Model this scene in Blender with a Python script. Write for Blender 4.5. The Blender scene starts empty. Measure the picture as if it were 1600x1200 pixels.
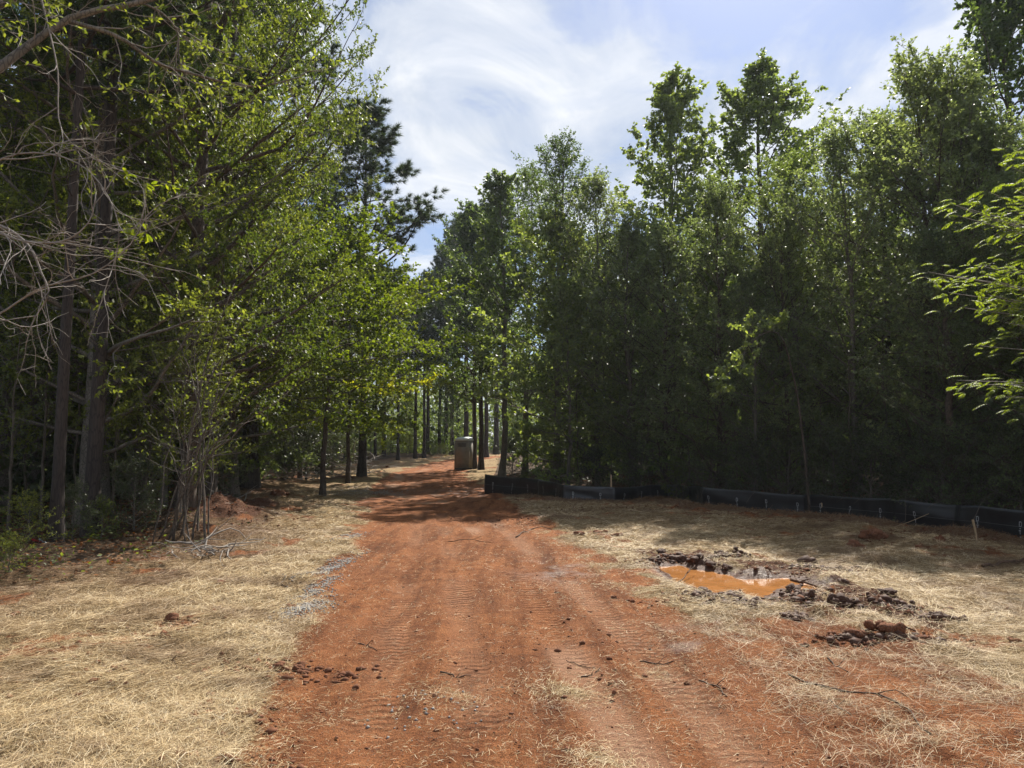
import bpy, math, random
import numpy as np
from mathutils import Vector

# ------------------------------------------------------------------ scene, camera, sky, sun
SC = bpy.context.scene
COL = SC.collection
R = math.radians
F = 1130.0            # focal length in photo pixels (1600 wide)
PITCH = R(4.8)
EYE = 1.7

cam_d = bpy.data.cameras.new('camera')
cam_d.sensor_width = 36.0
cam_d.lens = F / 1600 * 36
cam_d.clip_start = 0.05
cam_d.clip_end = 3000
cam = bpy.data.objects.new('camera', cam_d)
cam.location = (0, 0, EYE)
cam.rotation_euler = (R(90) + PITCH, 0, 0)
COL.objects.link(cam)
SC.camera = cam

SUN_AZ, SUN_EL = R(20), R(46)     # azimuth clockwise from the viewing direction (+Y)
HAZE = 0.0003
SUN_STRENGTH, SKY_STRENGTH, EXPOSURE = 5.0, 0.088, 0.97
sdir = Vector((math.sin(SUN_AZ) * math.cos(SUN_EL), math.cos(SUN_AZ) * math.cos(SUN_EL), math.sin(SUN_EL)))
sun_d = bpy.data.lights.new('sun', 'SUN')
sun_d.energy = SUN_STRENGTH
sun_d.angle = R(0.6)
sun_d.color = (1.0, 0.94, 0.84)
sun = bpy.data.objects.new('sun', sun_d)
sun.rotation_euler = (-sdir).to_track_quat('-Z', 'Y').to_euler()
sun.location = (30, 30, 60)
COL.objects.link(sun)

world = bpy.data.worlds.new('World')
SC.world = world
world.use_nodes = True


def nodes_of(tree):
    tree.nodes.clear()
    def N(kind, **kw):
        n = tree.nodes.new(kind)
        for k, v in kw.items():
            if k.startswith('in_'):
                key = k[3:]
                key = int(key) if key.isdigit() else key.replace('_', ' ')
                n.inputs[key].default_value = v
            else:
                setattr(n, k, v)
        return n
    def L(a, b):
        tree.links.new(a, b)
    return N, L


def ramp(N, L, src, stops, interp='LINEAR'):
    n = N('ShaderNodeValToRGB')
    cr = n.color_ramp
    cr.interpolation = interp
    while len(cr.elements) > 1:
        cr.elements.remove(cr.elements[-1])
    for i, (p, c) in enumerate(stops):
        e = cr.elements[0] if i == 0 else cr.elements.new(p)
        e.position = p
        c = c if isinstance(c, (tuple, list)) else (c, c, c)
        e.color = (*c[:3], 1)
    L(src, n.inputs[0])
    return n.outputs[0]


def mathn(N, L, op, a, b=None, clamp=False):
    n = N('ShaderNodeMath', operation=op, use_clamp=clamp)
    for i, v in enumerate((a, b)):
        if v is None:
            continue
        if isinstance(v, (int, float)):
            n.inputs[i].default_value = v
        else:
            L(v, n.inputs[i])
    return n.outputs[0]


def mixc(N, L, fac, a, b, blend='MIX'):
    n = N('ShaderNodeMix', data_type='RGBA', blend_type=blend)
    for i, v in ((0, fac), (6, a), (7, b)):
        if isinstance(v, (int, float)):
            n.inputs[i].default_value = v
        elif isinstance(v, (tuple, list)):
            n.inputs[i].default_value = (*v[:3], 1)
        else:
            L(v, n.inputs[i])
    return n.outputs[2]


def build_world():
    N, L = nodes_of(world.node_tree)
    out = N('ShaderNodeOutputWorld')
    bg = N('ShaderNodeBackground', in_Strength=SKY_STRENGTH)
    sky = N('ShaderNodeTexSky', sky_type='NISHITA')
    sky.sun_disc = False
    sky.sun_elevation = SUN_EL
    sky.sun_rotation = SUN_AZ
    sky.air_density = 1.0
    sky.dust_density = 0.6
    sky.ozone_density = 1.5
    tc = N('ShaderNodeTexCoord')
    sep = N('ShaderNodeSeparateXYZ')
    L(tc.outputs['Generated'], sep.inputs[0])
    z = mathn(N, L, 'ADD', mathn(N, L, 'MAXIMUM', sep.outputs[2], 0.0), 0.12)
    px = mathn(N, L, 'DIVIDE', sep.outputs[0], z)
    py = mathn(N, L, 'DIVIDE', sep.outputs[1], z)
    comb = N('ShaderNodeCombineXYZ')
    L(px, comb.inputs[0]); L(py, comb.inputs[1])
    mp = N('ShaderNodeMapping')
    mp.inputs['Location'].default_value = (-3.2, 1.4, 0)
    mp.inputs['Rotation'].default_value = (0, 0, R(28))
    mp.inputs['Scale'].default_value = (1.0, 0.95, 1)
    L(comb.outputs[0], mp.inputs[0])
    n1 = N('ShaderNodeTexNoise', in_Scale=1.15, in_Detail=9.0, in_Roughness=0.56, in_Distortion=0.8)
    L(mp.outputs[0], n1.inputs['Vector'])
    mp2 = N('ShaderNodeMapping')
    mp2.inputs['Rotation'].default_value = (0, 0, R(-55))
    mp2.inputs['Scale'].default_value = (1.3, 1.15, 1)
    L(comb.outputs[0], mp2.inputs[0])
    n2 = N('ShaderNodeTexNoise', in_Scale=1.6, in_Detail=8.0, in_Roughness=0.6, in_Distortion=0.9)
    L(mp2.outputs[0], n2.inputs['Vector'])
    s = mathn(N, L, 'ADD', mathn(N, L, 'MULTIPLY', n1.outputs[0], 0.62), mathn(N, L, 'MULTIPLY', n2.outputs[0], 0.38))
    fac = ramp(N, L, s, [(0.41, 0.0), (0.47, 0.35), (0.54, 0.82), (0.62, 1.0)], 'EASE')
    shade = ramp(N, L, n2.outputs[0], [(0.34, (3.4, 3.85, 4.6)), (0.66, (5.7, 5.85, 6.1))])
    veil = mixc(N, L, 1.0, sky.outputs[0], (0.56, 0.60, 0.68), 'MULTIPLY')
    L(mixc(N, L, fac, veil, shade), bg.inputs[0])
    L(bg.outputs[0], out.inputs[0])


build_world()
SC.view_settings.view_transform = 'Standard'
SC.view_settings.look = 'None'
SC.view_settings.exposure = EXPOSURE
SC.view_settings.gamma = 1.0
SC.view_settings.use_curve_mapping = False
SC.render.engine = 'CYCLES'
SC.cycles.max_bounces = 7
SC.cycles.diffuse_bounces = 5
SC.cycles.glossy_bounces = 2
SC.cycles.transmission_bounces = 3
SC.cycles.transparent_max_bounces = 4
SC.cycles.caustics_reflective = False
SC.cycles.caustics_refractive = False
SC.cycles.sample_clamp_indirect = 4.0

# ------------------------------------------------------------------ helpers
FLAT = lambda px, py: at(px, py, None)


def at(px, py, d=None):
    """photo pixel -> world point: on flat ground z=0, or at forward distance d"""
    u, w = (px - 800) / F, (600 - py) / F
    Y = math.cos(PITCH) - w * math.sin(PITCH)
    Z = math.sin(PITCH) + w * math.cos(PITCH)
    s = (EYE / -Z) if d is None else d / Y
    return (u * s, Y * s, EYE + Z * s)


def to_px(x, y, z):
    c, s = math.cos(PITCH), math.sin(PITCH)
    f = y * c + (z - EYE) * s
    v = -y * s + (z - EYE) * c
    return 800 + F * x / f, 600 - F * v / f


def hash01(xi, yi, seed):
    n = (xi.astype(np.int64) * 374761393 + yi.astype(np.int64) * 668265263 + seed * 144269504) & 0xffffffff
    n = ((n ^ (n >> 13)) * 1274126177) & 0xffffffff
    n = n ^ (n >> 16)
    return (n & 0xffffff) / float(0xffffff)


def vnoise(x, y, seed=0):
    xi, yi = np.floor(x), np.floor(y)
    fx, fy = x - xi, y - yi
    fx = fx * fx * fx * (fx * (fx * 6 - 15) + 10)
    fy = fy * fy * fy * (fy * (fy * 6 - 15) + 10)
    a, b = hash01(xi, yi, seed), hash01(xi + 1, yi, seed)
    c, d = hash01(xi, yi + 1, seed), hash01(xi + 1, yi + 1, seed)
    return ((a + (b - a) * fx) * (1 - fy) + (c + (d - c) * fx) * fy) * 2 - 1


def fbm(x, y, seed=0, octv=4, gain=0.5):
    x = np.asarray(x, float); y = np.asarray(y, float)
    t, a, s = 0, 1.0, 0
    for o in range(octv):
        cs, sn = math.cos(o * 1.1), math.sin(o * 1.1)
        t = t + a * vnoise(x * cs - y * sn + 13.7 * o, x * sn + y * cs, seed + o * 17)
        s += a; a *= gain; x = x * 2.03; y = y * 2.03
    return t / s


def smooth(a, b, x):
    t = np.clip((x - a) / (b - a), 0, 1)
    return t * t * (3 - 2 * t)


def seg_dist(x, y, pts):
    """distance to a polyline and arc length along it"""
    best = np.full(x.shape, 1e9); arc = np.zeros(x.shape); acc = 0.0
    for (ax, ay), (bx, by) in zip(pts[:-1], pts[1:]):
        dx, dy = bx - ax, by - ay
        l = math.hypot(dx, dy)
        t = np.clip(((x - ax) * dx + (y - ay) * dy) / (l * l), 0, 1)
        d = np.hypot(x - ax - t * dx, y - ay - t * dy)
        m = d < best
        best = np.where(m, d, best); arc = np.where(m, acc + t * l, arc)
        acc += l
    return best, arc


def poly_sd(x, y, pts):
    """signed distance to polygon, negative inside"""
    d, _ = seg_dist(x, y, list(pts) + [pts[0]])
    ins = np.zeros(x.shape, bool)
    n = len(pts)
    for i in range(n):
        (x1, y1), (x2, y2) = pts[i], pts[(i + 1) % n]
        if y1 == y2:
            continue
        c = ((y1 > y) != (y2 > y)) & (x < (x2 - x1) * (y - y1) / (y2 - y1) + x1)
        ins ^= c
    return np.where(ins, -d, d)


def mesh_np(name, V, quads=None, tris=None, mat=None, smooth_=False, attrs=None):
    V = np.asarray(V, np.float32).reshape(-1, 3)
    me = bpy.data.meshes.new(name)
    q = np.zeros((0, 4), np.int32) if quads is None else np.asarray(quads, np.int32).reshape(-1, 4)
    t = np.zeros((0, 3), np.int32) if tris is None else np.asarray(tris, np.int32).reshape(-1, 3)
    nl = q.size + t.size
    npoly = len(q) + len(t)
    me.vertices.add(len(V)); me.loops.add(nl); me.polygons.add(npoly)
    me.vertices.foreach_set('co', V.ravel())
    me.loops.foreach_set('vertex_index', np.concatenate([q.ravel(), t.ravel()]))
    starts = np.concatenate([np.arange(len(q)) * 4, q.size + np.arange(len(t)) * 3]).astype(np.int32)
    me.polygons.foreach_set('loop_start', starts)
    if smooth_:
        me.polygons.foreach_set('use_smooth', np.ones(npoly, bool))
    me.update(calc_edges=True)
    for k, a in (attrs or {}).items():
        a = np.asarray(a, np.float32)
        if a.ndim == 2:
            at_ = me.attributes.new(k, 'FLOAT_COLOR', 'POINT'); at_.data.foreach_set('color', a.ravel())
        else:
            at_ = me.attributes.new(k, 'FLOAT', 'POINT'); at_.data.foreach_set('value', a)
    if mat:
        me.materials.append(mat)
    return me


class MB:
    def __init__(self):
        self.v, self.q, self.t, self.n = [], [], [], 0
    def add(self, V, quads=None, tris=None):
        V = np.asarray(V, float).reshape(-1, 3)
        if quads is not None:
            self.q.append(np.asarray(quads, np.int64).reshape(-1, 4) + self.n)
        if tris is not None:
            self.t.append(np.asarray(tris, np.int64).reshape(-1, 3) + self.n)
        self.v.append(V); self.n += len(V)
    def tube(self, P, Rr, s=6, cap=True):
        P = np.asarray(P, float); Rr = np.asarray(Rr, float)
        V, q = tubes(P[None], Rr[None], s)
        self.add(V, q)
        if cap:
            k = len(P)
            idx = np.arange(s)
            b = self.n
            self.v.append(np.array([P[0], P[-1]])); self.n += 2
            base = b - k * s
            self.t.append(np.stack([np.full(s, b), base + (idx + 1) % s, base + idx], 1))
            e = base + (k - 1) * s
            self.t.append(np.stack([np.full(s, b + 1), e + idx, e + (idx + 1) % s], 1))
    def box(self, c, d, rz=0.0, taper=1.0):
        x, y, z = d[0] / 2, d[1] / 2, d[2] / 2
        V = np.array([(-x, -y, -z), (x, -y, -z), (x, y, -z), (-x, y, -z),
                      (-x * taper, -y * taper, z), (x * taper, -y * taper, z), (x * taper, y * taper, z), (-x * taper, y * taper, z)])
        cs, sn = math.cos(rz), math.sin(rz)
        V = np.stack([V[:, 0] * cs - V[:, 1] * sn, V[:, 0] * sn + V[:, 1] * cs, V[:, 2]], 1) + np.array(c)
        self.add(V, [(3, 2, 1, 0), (4, 5, 6, 7), (0, 1, 5, 4), (1, 2, 6, 5), (2, 3, 7, 6), (3, 0, 4, 7)])
    def mesh(self, name, mat=None, smooth_=False, attrs=None):
        V = np.concatenate(self.v) if self.v else np.zeros((0, 3))
        q = np.concatenate(self.q) if self.q else None
        t = np.concatenate(self.t) if self.t else None
        return mesh_np(name, V, q, t, mat, smooth_, attrs)


def nrm(v):
    return v / np.maximum(np.linalg.norm(v, axis=-1, keepdims=True), 1e-9)


def tubes(P, Rr, s):
    """P (n,k,3), Rr (n,k) -> vertices and quads of n open tubes"""
    n, k, _ = P.shape
    T = nrm(np.gradient(P, axis=1))
    ref = np.where(np.abs(T[:, :1, 2:3]) < 0.92, np.array([0, 0, 1.0]), np.array([1.0, 0, 0]))
    ref = np.broadcast_to(ref, T.shape)
    A = nrm(np.cross(T, ref)); B = np.cross(T, A)
    an = np.arange(s) * 2 * math.pi / s
    V = P[:, :, None, :] + Rr[:, :, None, None] * (np.cos(an)[None, None, :, None] * A[:, :, None, :] + np.sin(an)[None, None, :, None] * B[:, :, None, :])
    i = np.arange(n)[:, None, None] * k * s
    j = np.arange(k - 1)[None, :, None] * s
    m = np.arange(s)[None, None, :]
    a = i + j + m; b = i + j + (m + 1) % s
    q = np.stack([a, b, b + s, a + s], -1).reshape(-1, 4)
    return V.reshape(-1, 3), q


def tag(o, label=None, cat=None, group=None, kind=None):
    if label: o['label'] = label
    if cat: o['category'] = cat
    if group: o['group'] = group
    if kind: o['kind'] = kind
    return o


def obj(name, me, parent=None, kind=None):
    o = bpy.data.objects.new(name, me)
    COL.objects.link(o)
    if parent: o.parent = parent
    if kind: o['kind'] = kind
    return o


def empty(name, loc=(0, 0, 0), rz=0, scale=1.0):
    o = bpy.data.objects.new(name, None)
    COL.objects.link(o)
    o.empty_display_size = 0.2
    o.location = loc; o.rotation_euler = (0, 0, rz); o.scale = (scale,) * 3
    return o


# ------------------------------------------------------------------ materials
def new_mat(name):
    m = bpy.data.materials.new(name)
    m.use_nodes = True
    N, L = nodes_of(m.node_tree)
    out = N('ShaderNodeOutputMaterial')
    return m, N, L, out


def leaf_mat(name, c0, c1, trans, rough=0.45, tmix=0.42, spec=0.4):
    m, N, L, out = new_mat(name)
    geo = N('ShaderNodeNewGeometry')
    oi = N('ShaderNodeObjectInfo')
    col = ramp(N, L, geo.outputs['Random Per Island'], [(0, c0), (0.85, c1), (1, tuple(x * 1.3 for x in c1))])
    hs = N('ShaderNodeHueSaturation')
    L(col, hs.inputs['Color'])
    L(mathn(N, L, 'ADD', mathn(N, L, 'MULTIPLY', oi.outputs['Random'], 0.7), 0.65), hs.inputs['Value'])
    L(mathn(N, L, 'ADD', mathn(N, L, 'MULTIPLY', oi.outputs['Random'], -0.045), 0.522), hs.inputs['Hue'])
    p = N('ShaderNodeBsdfPrincipled', in_Roughness=rough)
    p.inputs['Specular IOR Level'].default_value = spec
    L(hs.outputs[0], p.inputs['Base Color'])
    tr = N('ShaderNodeBsdfTranslucent')
    L(mixc(N, L, 1.0, hs.outputs[0], trans, 'MULTIPLY'), tr.inputs[0])
    mx = N('ShaderNodeMixShader', in_Fac=tmix)
    L(p.outputs[0], mx.inputs[1]); L(tr.outputs[0], mx.inputs[2])
    L(mx.outputs[0], out.inputs[0])
    return m


def bark_mat(name, c0, c1, scale=6.0, stretch=0.25, bump=0.6):
    m, N, L, out = new_mat(name)
    tc = N('ShaderNodeTexCoord')
    mp = N('ShaderNodeMapping'); mp.inputs['Scale'].default_value = (1, 1, stretch)
    L(tc.outputs['Object'], mp.inputs[0])
    vo = N('ShaderNodeTexVoronoi', in_Scale=scale * 3, feature='DISTANCE_TO_EDGE')
    L(mp.outputs[0], vo.inputs['Vector'])
    no = N('ShaderNodeTexNoise', in_Scale=scale, in_Detail=6.0, in_Roughness=0.65)
    L(mp.outputs[0], no.inputs['Vector'])
    big = N('ShaderNodeTexNoise', in_Scale=1.3, in_Detail=3.0)
    L(tc.outputs['Object'], big.inputs['Vector'])
    k = mathn(N, L, 'ADD', mathn(N, L, 'MULTIPLY', no.outputs[0], 0.7), mathn(N, L, 'MULTIPLY', big.outputs[0], 0.3))
    col = ramp(N, L, k, [(0.32, c0), (0.68, c1)])
    crack = ramp(N, L, vo.outputs[0], [(0.0, 0.35), (0.12, 1.0)])
    p = N('ShaderNodeBsdfPrincipled', in_Roughness=0.9)
    L(mixc(N, L, 1.0, col, crack, 'MULTIPLY'), p.inputs['Base Color'])
    bp = N('ShaderNodeBump', in_Strength=bump, in_Distance=0.02)
    L(mathn(N, L, 'MULTIPLY', vo.outputs[0], no.outputs[0]), bp.inputs['Height'])
    L(bp.outputs[0], p.inputs['Normal'])
    L(p.outputs[0], out.inputs[0])
    return m


def plain_mat(name, c, rough=0.7, noise=0.25, nscale=8.0, spec=0.3, bump=0.0, metal=0.0, coord='Object'):
    m, N, L, out = new_mat(name)
    tc = N('ShaderNodeTexCoord')
    no = N('ShaderNodeTexNoise', in_Scale=nscale, in_Detail=6.0, in_Roughness=0.6)
    L(tc.outputs[coord], no.inputs['Vector'])
    col = ramp(N, L, no.outputs[0], [(0.3, tuple(x * (1 - noise) for x in c)), (0.7, tuple(min(1, x * (1 + noise)) for x in c))])
    p = N('ShaderNodeBsdfPrincipled', in_Roughness=rough, in_Metallic=metal)
    p.inputs['Specular IOR Level'].default_value = spec
    L(col, p.inputs['Base Color'])
    if bump:
        bp = N('ShaderNodeBump', in_Strength=bump, in_Distance=0.02)
        L(no.outputs[0], bp.inputs['Height']); L(bp.outputs[0], p.inputs['Normal'])
    L(p.outputs[0], out.inputs[0])
    return m


M = {}
YG = (2.3, 2.2, 0.55)
M['leaf_oak'] = leaf_mat('oak_leaf', (0.046, 0.068, 0.020), (0.115, 0.140, 0.040), (2.2, 2.15, 0.6), 0.52, 0.5, 0.4)
M['leaf_gum'] = leaf_mat('gum_leaf', (0.060, 0.090, 0.042), (0.118, 0.155, 0.068), (2.2, 2.2, 0.65), 0.48, 0.5, 0.5)
M['leaf_dark'] = leaf_mat('dark_leaf', (0.070, 0.094, 0.056), (0.130, 0.158, 0.090), (2.1, 2.2, 0.85), 0.47, 0.5, 0.55)
M['leaf_shade'] = leaf_mat('shade_darkened_leaf', (0.028, 0.040, 0.020), (0.056, 0.072, 0.034), (2.0, 2.0, 0.7), 0.42, 0.35, 0.55)  # leaf colour darkened to stand in for shade in the understory
M['leaf_lime'] = leaf_mat('lime_leaf', (0.095, 0.135, 0.020), (0.165, 0.195, 0.030), (2.4, 2.2, 0.5), 0.5, 0.52, 0.35)
M['leaf_feather'] = leaf_mat('feathery_leaf', (0.07, 0.11, 0.022), (0.12, 0.165, 0.036), (2.3, 2.2, 0.55), 0.55, 0.52, 0.3)
M['leaf_brown'] = leaf_mat('dead_leaf', (0.12, 0.05, 0.02), (0.22, 0.10, 0.04), (1.5, 1.0, 0.5), 0.7, 0.3, 0.2)
M['needle'] = leaf_mat('pine_needle', (0.022, 0.040, 0.018), (0.045, 0.070, 0.028), (1.8, 1.8, 0.7), 0.5, 0.25, 0.4)
M['bark'] = bark_mat('bark_brown', (0.045, 0.032, 0.024), (0.13, 0.095, 0.07))
M['bark_grey'] = bark_mat('bark_grey', (0.09, 0.075, 0.06), (0.22, 0.19, 0.155), 9.0, 0.4, 0.35)
M['bark_pine'] = bark_mat('bark_pine', (0.025, 0.018, 0.015), (0.072, 0.054, 0.043), 5.0, 0.22, 0.9)
M['twig'] = plain_mat('dead_twig', (0.225, 0.2, 0.175), 0.85, 0.35, 14.0)
M['stick'] = plain_mat('dark_stick', (0.085, 0.05, 0.032), 0.85, 0.4, 18.0)
M['clod'] = plain_mat('clay_clod', (0.15, 0.064, 0.034), 0.95, 0.5, 9.0, 0.2, 0.6)
M['mud'] = plain_mat('wet_mud', (0.075, 0.036, 0.022), 0.72, 0.45, 12.0, 0.25, 0.5)
M['gravel'] = plain_mat('grey_gravel', (0.27, 0.255, 0.235), 0.85, 0.6, 40.0, 0.3)
M['cane'] = plain_mat('shaded_cane', (0.10, 0.082, 0.062), 0.85, 0.35, 14.0)  # twig colour darkened so the understory looks more shaded
M['stem'] = bark_mat('stem_bark', (0.06, 0.047, 0.036), (0.16, 0.13, 0.10), 9.0, 0.4, 0.3)
M['wood'] = plain_mat('raw_wood', (0.33, 0.235, 0.14), 0.8, 0.25, 12.0)

# ------------------------------------------------------------------ ground layout (world metres)
flat2 = lambda px, py: FLAT(px, py)[:2]
road_left = [flat2(*p) for p in [(250, 1600), (330, 1300), (405, 1180), (470, 1020), (512, 915), (545, 852), (556, 812), (562, 786), (585, 762)]]
road_left += [(-6.6, 36), (-6.9, 43), (-6.7, 51), (-6.2, 58), (-4, 69), (0, 75), (14, 79), (34, 80)]
road_right = [flat2(*p) for p in [(1650, 1600), (1420, 1300), (1290, 1180), (1180, 1075), (1090, 985), (1010, 912), (940, 862), (870, 822), (805, 790), (765, 765)]]
road_right += [(-1.7, 33), (-2.6, 40), (-3.0, 48), (-3.2, 56), (-2.0, 65), (0, 70.5), (14, 74), (34, 75)]
ROAD = road_left + road_right[::-1]
FENCE_PX = [(757, 772, 745), (800, 774, 749), (842, 778, 752), (880, 784, 761), (960, 786, 766), (1045, 779, 760),
            (1100, 794, 765), (1170, 799, 772), (1262, 806, 778), (1330, 813, 781), (1400, 822, 786), (1500, 832, 795), (1600, 844, 803), (1720, 860, 813), (1900, 885, 829)]
FENCE = [flat2(p[0], p[1]) for p in FENCE_PX]
FENCE_LINE = FENCE + [(FENCE[-1][0] + 8, FENCE[-1][1] - 7)]
PUDDLE = [flat2(*p) for p in [(1022, 878), (1062, 876), (1110, 885), (1165, 897), (1230, 896), (1278, 908), (1262, 918), (1222, 914), (1200, 922), (1235, 934), (1190, 930), (1150, 917), (1128, 930), (1085, 915), (1050, 898)]]
MUDZONE = [flat2(*p) for p in [(985, 862), (1100, 858), (1200, 872), (1320, 900), (1420, 940), (1500, 985), (1450, 1015), (1300, 990), (1190, 962), (1100, 935), (1040, 905)]]
THIN = [flat2(*p) for p in [(1080, 990), (1230, 965), (1400, 985), (1520, 1040), (1700, 1120), (1700, 1500), (1100, 1500)]]
TRACKS = [
    [flat2(*p) for p in [(1060, 1400), (1010, 1200), (930, 1080), (870, 990), (800, 890), (745, 830), (700, 790), (680, 770)]],
    [flat2(*p) for p in [(1350, 1400), (1180, 1200), (1050, 1060), (950, 960), (870, 890), (800, 835), (745, 795)]],
    [flat2(*p) for p in [(520, 1400), (560, 1200), (592, 1080), (622, 960), (650, 860), (655, 800)]],
    [flat2(*p) for p in [(790, 1400), (765, 1200), (742, 1080), (722, 960), (702, 850), (690, 800)]],
    [flat2(*p) for p in [(668, 785), (622, 772), (612, 760), (628, 740)]] + [(-5.9, 40), (-5.6, 46), (-5.2, 54)],
    [flat2(*p) for p in [(740, 780), (690, 772), (660, 765), (645, 752)]] + [(-4.8, 38), (-4.3, 46), (-4.2, 54)],
]
LEFT_EDGE = [(-7.0, -8), (-6.6, 4), (-6.1, 9), (-5.5, 11.5), (-5.6, 14), (-8.3, 20), (-9.6, 27), (-11.0, 38), (-11.6, 50), (-10.5, 62), (-8, 70), (-4, 79), (30, 86)]
MOUNDS = [  # px, py, rx, ry, h
    (345, 815, 1.0, 1.2, 0.42), (395, 800, 0.8, 1.0, 0.3), (330, 845, 0.9, 0.5, 0.2), (430, 778, 0.9, 0.7, 0.18), (540, 752, 1.4, 1.5, 0.25),
    (1050, 796, 0.9, 0.5, 0.05), (1370, 846, 0.5, 0.3, 0.14), (870, 815, 0.8, 0.6, 0.12)]
MOUNDS_W = [(*flat2(a, b), c, d, e) for a, b, c, d, e in MOUNDS]
WATER_Z = -0.066


def left_x(y):
    ys = [p[1] for p in LEFT_EDGE]; xs = [p[0] for p in LEFT_EDGE]
    return np.interp(y, ys, xs)


def fence_off(x, y):
    """signed distance to the fence line: + towards the clearing, - behind it"""
    d, arc = seg_dist(x, y, FENCE_LINE)
    fx = [p[0] for p in FENCE_LINE]; fy = [p[1] for p in FENCE_LINE]
    behind = y > np.interp(x, fx, fy, left=99, right=FENCE_LINE[-1][1])
    return np.where(behind, -d, d), arc


def mound_h(x, y):
    hm = np.zeros(x.shape)
    for cx, cy, rx, ry, h in MOUNDS_W:
        hm = np.maximum(hm, h * np.exp(-((x - cx) / rx) ** 2 - ((y - cy) / ry) ** 2))
    return hm


GRAVEL = [(474, 952, 0.16, 0.5, 480), (486, 928, 0.12, 0.4, 200), (516, 885, 0.14, 1.0, 520), (505, 910, 0.12, 0.5, 160), (542, 840, 0.2, 0.8, 240), (665, 1100, 0.4, 0.4, 30), (560, 770, 1.2, 1.2, 600)]


def fields(x, y):
    """everything known about the ground at (x, y)"""
    x = np.asarray(x, float); y = np.asarray(y, float)
    o = {}
    wob = fbm(x / 0.9, y / 0.9, 3, 4) * 0.40 * np.clip(y / 14, 0.5, 1.3) + fbm(x / 0.22, y / 0.22, 4, 2) * 0.07
    rs = poly_sd(x, y, ROAD)
    o['rsd'] = rs
    o['road'] = smooth(0.3, -0.3, rs + wob)
    fo, farc = fence_off(x, y)
    o['fo'] = fo
    le = x - left_x(y)                       # >0 in the clearing
    o['le'] = le
    forest_l = smooth(0.9, -0.9, le + fbm(x / 1.2, y / 1.2, 9, 3) * 0.9)
    forest_r = smooth(0.5, -0.4, fo) * (x > -1.2)
    right_far = smooth(-0.3, 1.2, x - np.interp(y, [24, 30, 40, 50, 60, 66], [0.2, 0.6, -0.9, -1.4, -1.6, 30])) * (y > 25)
    o['forest'] = np.clip(forest_l + forest_r + right_far, 0, 1)
    o['forest_l'] = forest_l
    psd = poly_sd(x, y, PUDDLE)
    msd = poly_sd(x, y, MUDZONE)
    o['psd'] = psd
    mudn = fbm(x / 0.5, y / 0.5, 21, 4)
    o['mud'] = np.clip(smooth(0.25, -0.35, msd) * smooth(-0.15, 0.3, mudn + 0.12) + smooth(0.14, 0.02, psd + 0.06 * mudn) + smooth(0.10, 0.24, mound_h(x, y)) * smooth(-.35, .1, mudn), 0, 1)
    o['mudz'] = smooth(0.3, -0.3, msd)
    tr = np.zeros(x.shape); pale = np.zeros(x.shape); tread = np.zeros(x.shape); tarc = np.zeros(x.shape); tlat = np.zeros(x.shape)
    for i, t in enumerate(TRACKS):
        d, arc = seg_dist(x, y, t)
        w = 0.17 if i < 4 else 0.32
        g = np.exp(-(d / w) ** 4)
        tr = np.maximum(tr, g)
        br = smooth(-0.2, 0.45, fbm(arc / 1.5, d * 0 + i * 7.3, 40 + i, 2))
        pale = np.maximum(pale, g * br * (1.0 if i in (0, 4) else (0.5 if i in (1, 5) else 0.25)))
        nb = g >= tread
        tread = np.maximum(tread, g); tarc = np.where(nb, arc, tarc); tlat = np.where(nb, d, tlat)
    o['track'] = tr; o['pale'] = pale; o['tarc'] = tarc; o['tlat'] = tlat
    far_mud = np.exp(-(((y - 30) / 5.5) ** 2)) * o['road']
    wet_spot = np.zeros(x.shape)
    for (px, py, r) in [(872, 890, 0.45), (1095, 1003, 0.3), (530, 770, 2.2), (740, 768, 1.6), (620, 733, 1.2)]:
        cx, cy = flat2(px, py)
        wet_spot = np.maximum(wet_spot, np.exp(-(((x - cx) ** 2) / r ** 2 + ((y - cy) ** 2) / (r * 1.8) ** 2)))
    o['wet'] = np.clip(wet_spot * smooth(-0.25, 0.35, fbm(x / 0.35, y / 0.35, 55, 3)) + smooth(0.34, 0.02, psd + 0.12 * fbm(x / 0.3, y / 0.3, 57, 3)), 0, 1)
    # mounds
    hm = mound_h(x, y)
    fm = np.exp(-((fo - 0.45) / 0.42) ** 2) * (0.5 + 0.5 * fbm(farc / 0.9, farc * 0, 61, 3)) * (x > -1.5)
    o['fmound'] = fm
    o['brown'] = np.clip(smooth(0.05, 0.22, hm) + 1.2 * smooth(0.05, 0.3, fm) + 0.5 * smooth(0.1, 0.45, fbm(x / 0.9, y / 0.6, 95, 4)) + 0.75 * smooth(2.6, 0.2, le + 0.8 * fbm(x / 1.3, y / 1.3, 92, 3)) + (0.30 + 0.2 * fbm(x / 1.1, y / 1.1, 90, 3)) * smooth(5.5, 2.5, fo) * (x > -1.2), 0, 1)  # pine straw brown; patches and the band before the fence also darkened as shade
    # straw cover
    hole = smooth(0.24, 0.46, fbm(x / 0.8, y / 0.8, 77, 4) + 0.18 * fbm(x / 0.15, y / 0.15, 78, 2))
    st = (1 - o['road']) * (1 - 0.7 * hole)
    rmix = smooth(-1.4, 0.2, rs) * smooth(0.0, 1.5, x + 0.15 * y - 1.6) * (y < 16)
    st = np.maximum(st, rmix * 0.75 * smooth(-0.25, 0.35, fbm(x / 0.5, y / 0.5, 80, 3)))
    for (px, py, r, a) in [(890, 1072, 0.33, 0.55), (940, 1180, 0.22, 0.5), (1030, 1040, 0.25, 0.5), (700, 1075, 0.3, 0.35)]:
        cx, cy = flat2(px, py)
        st = np.maximum(st, a * np.exp(-((x - cx) ** 2 + (y - cy) ** 2) / r ** 2))
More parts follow.
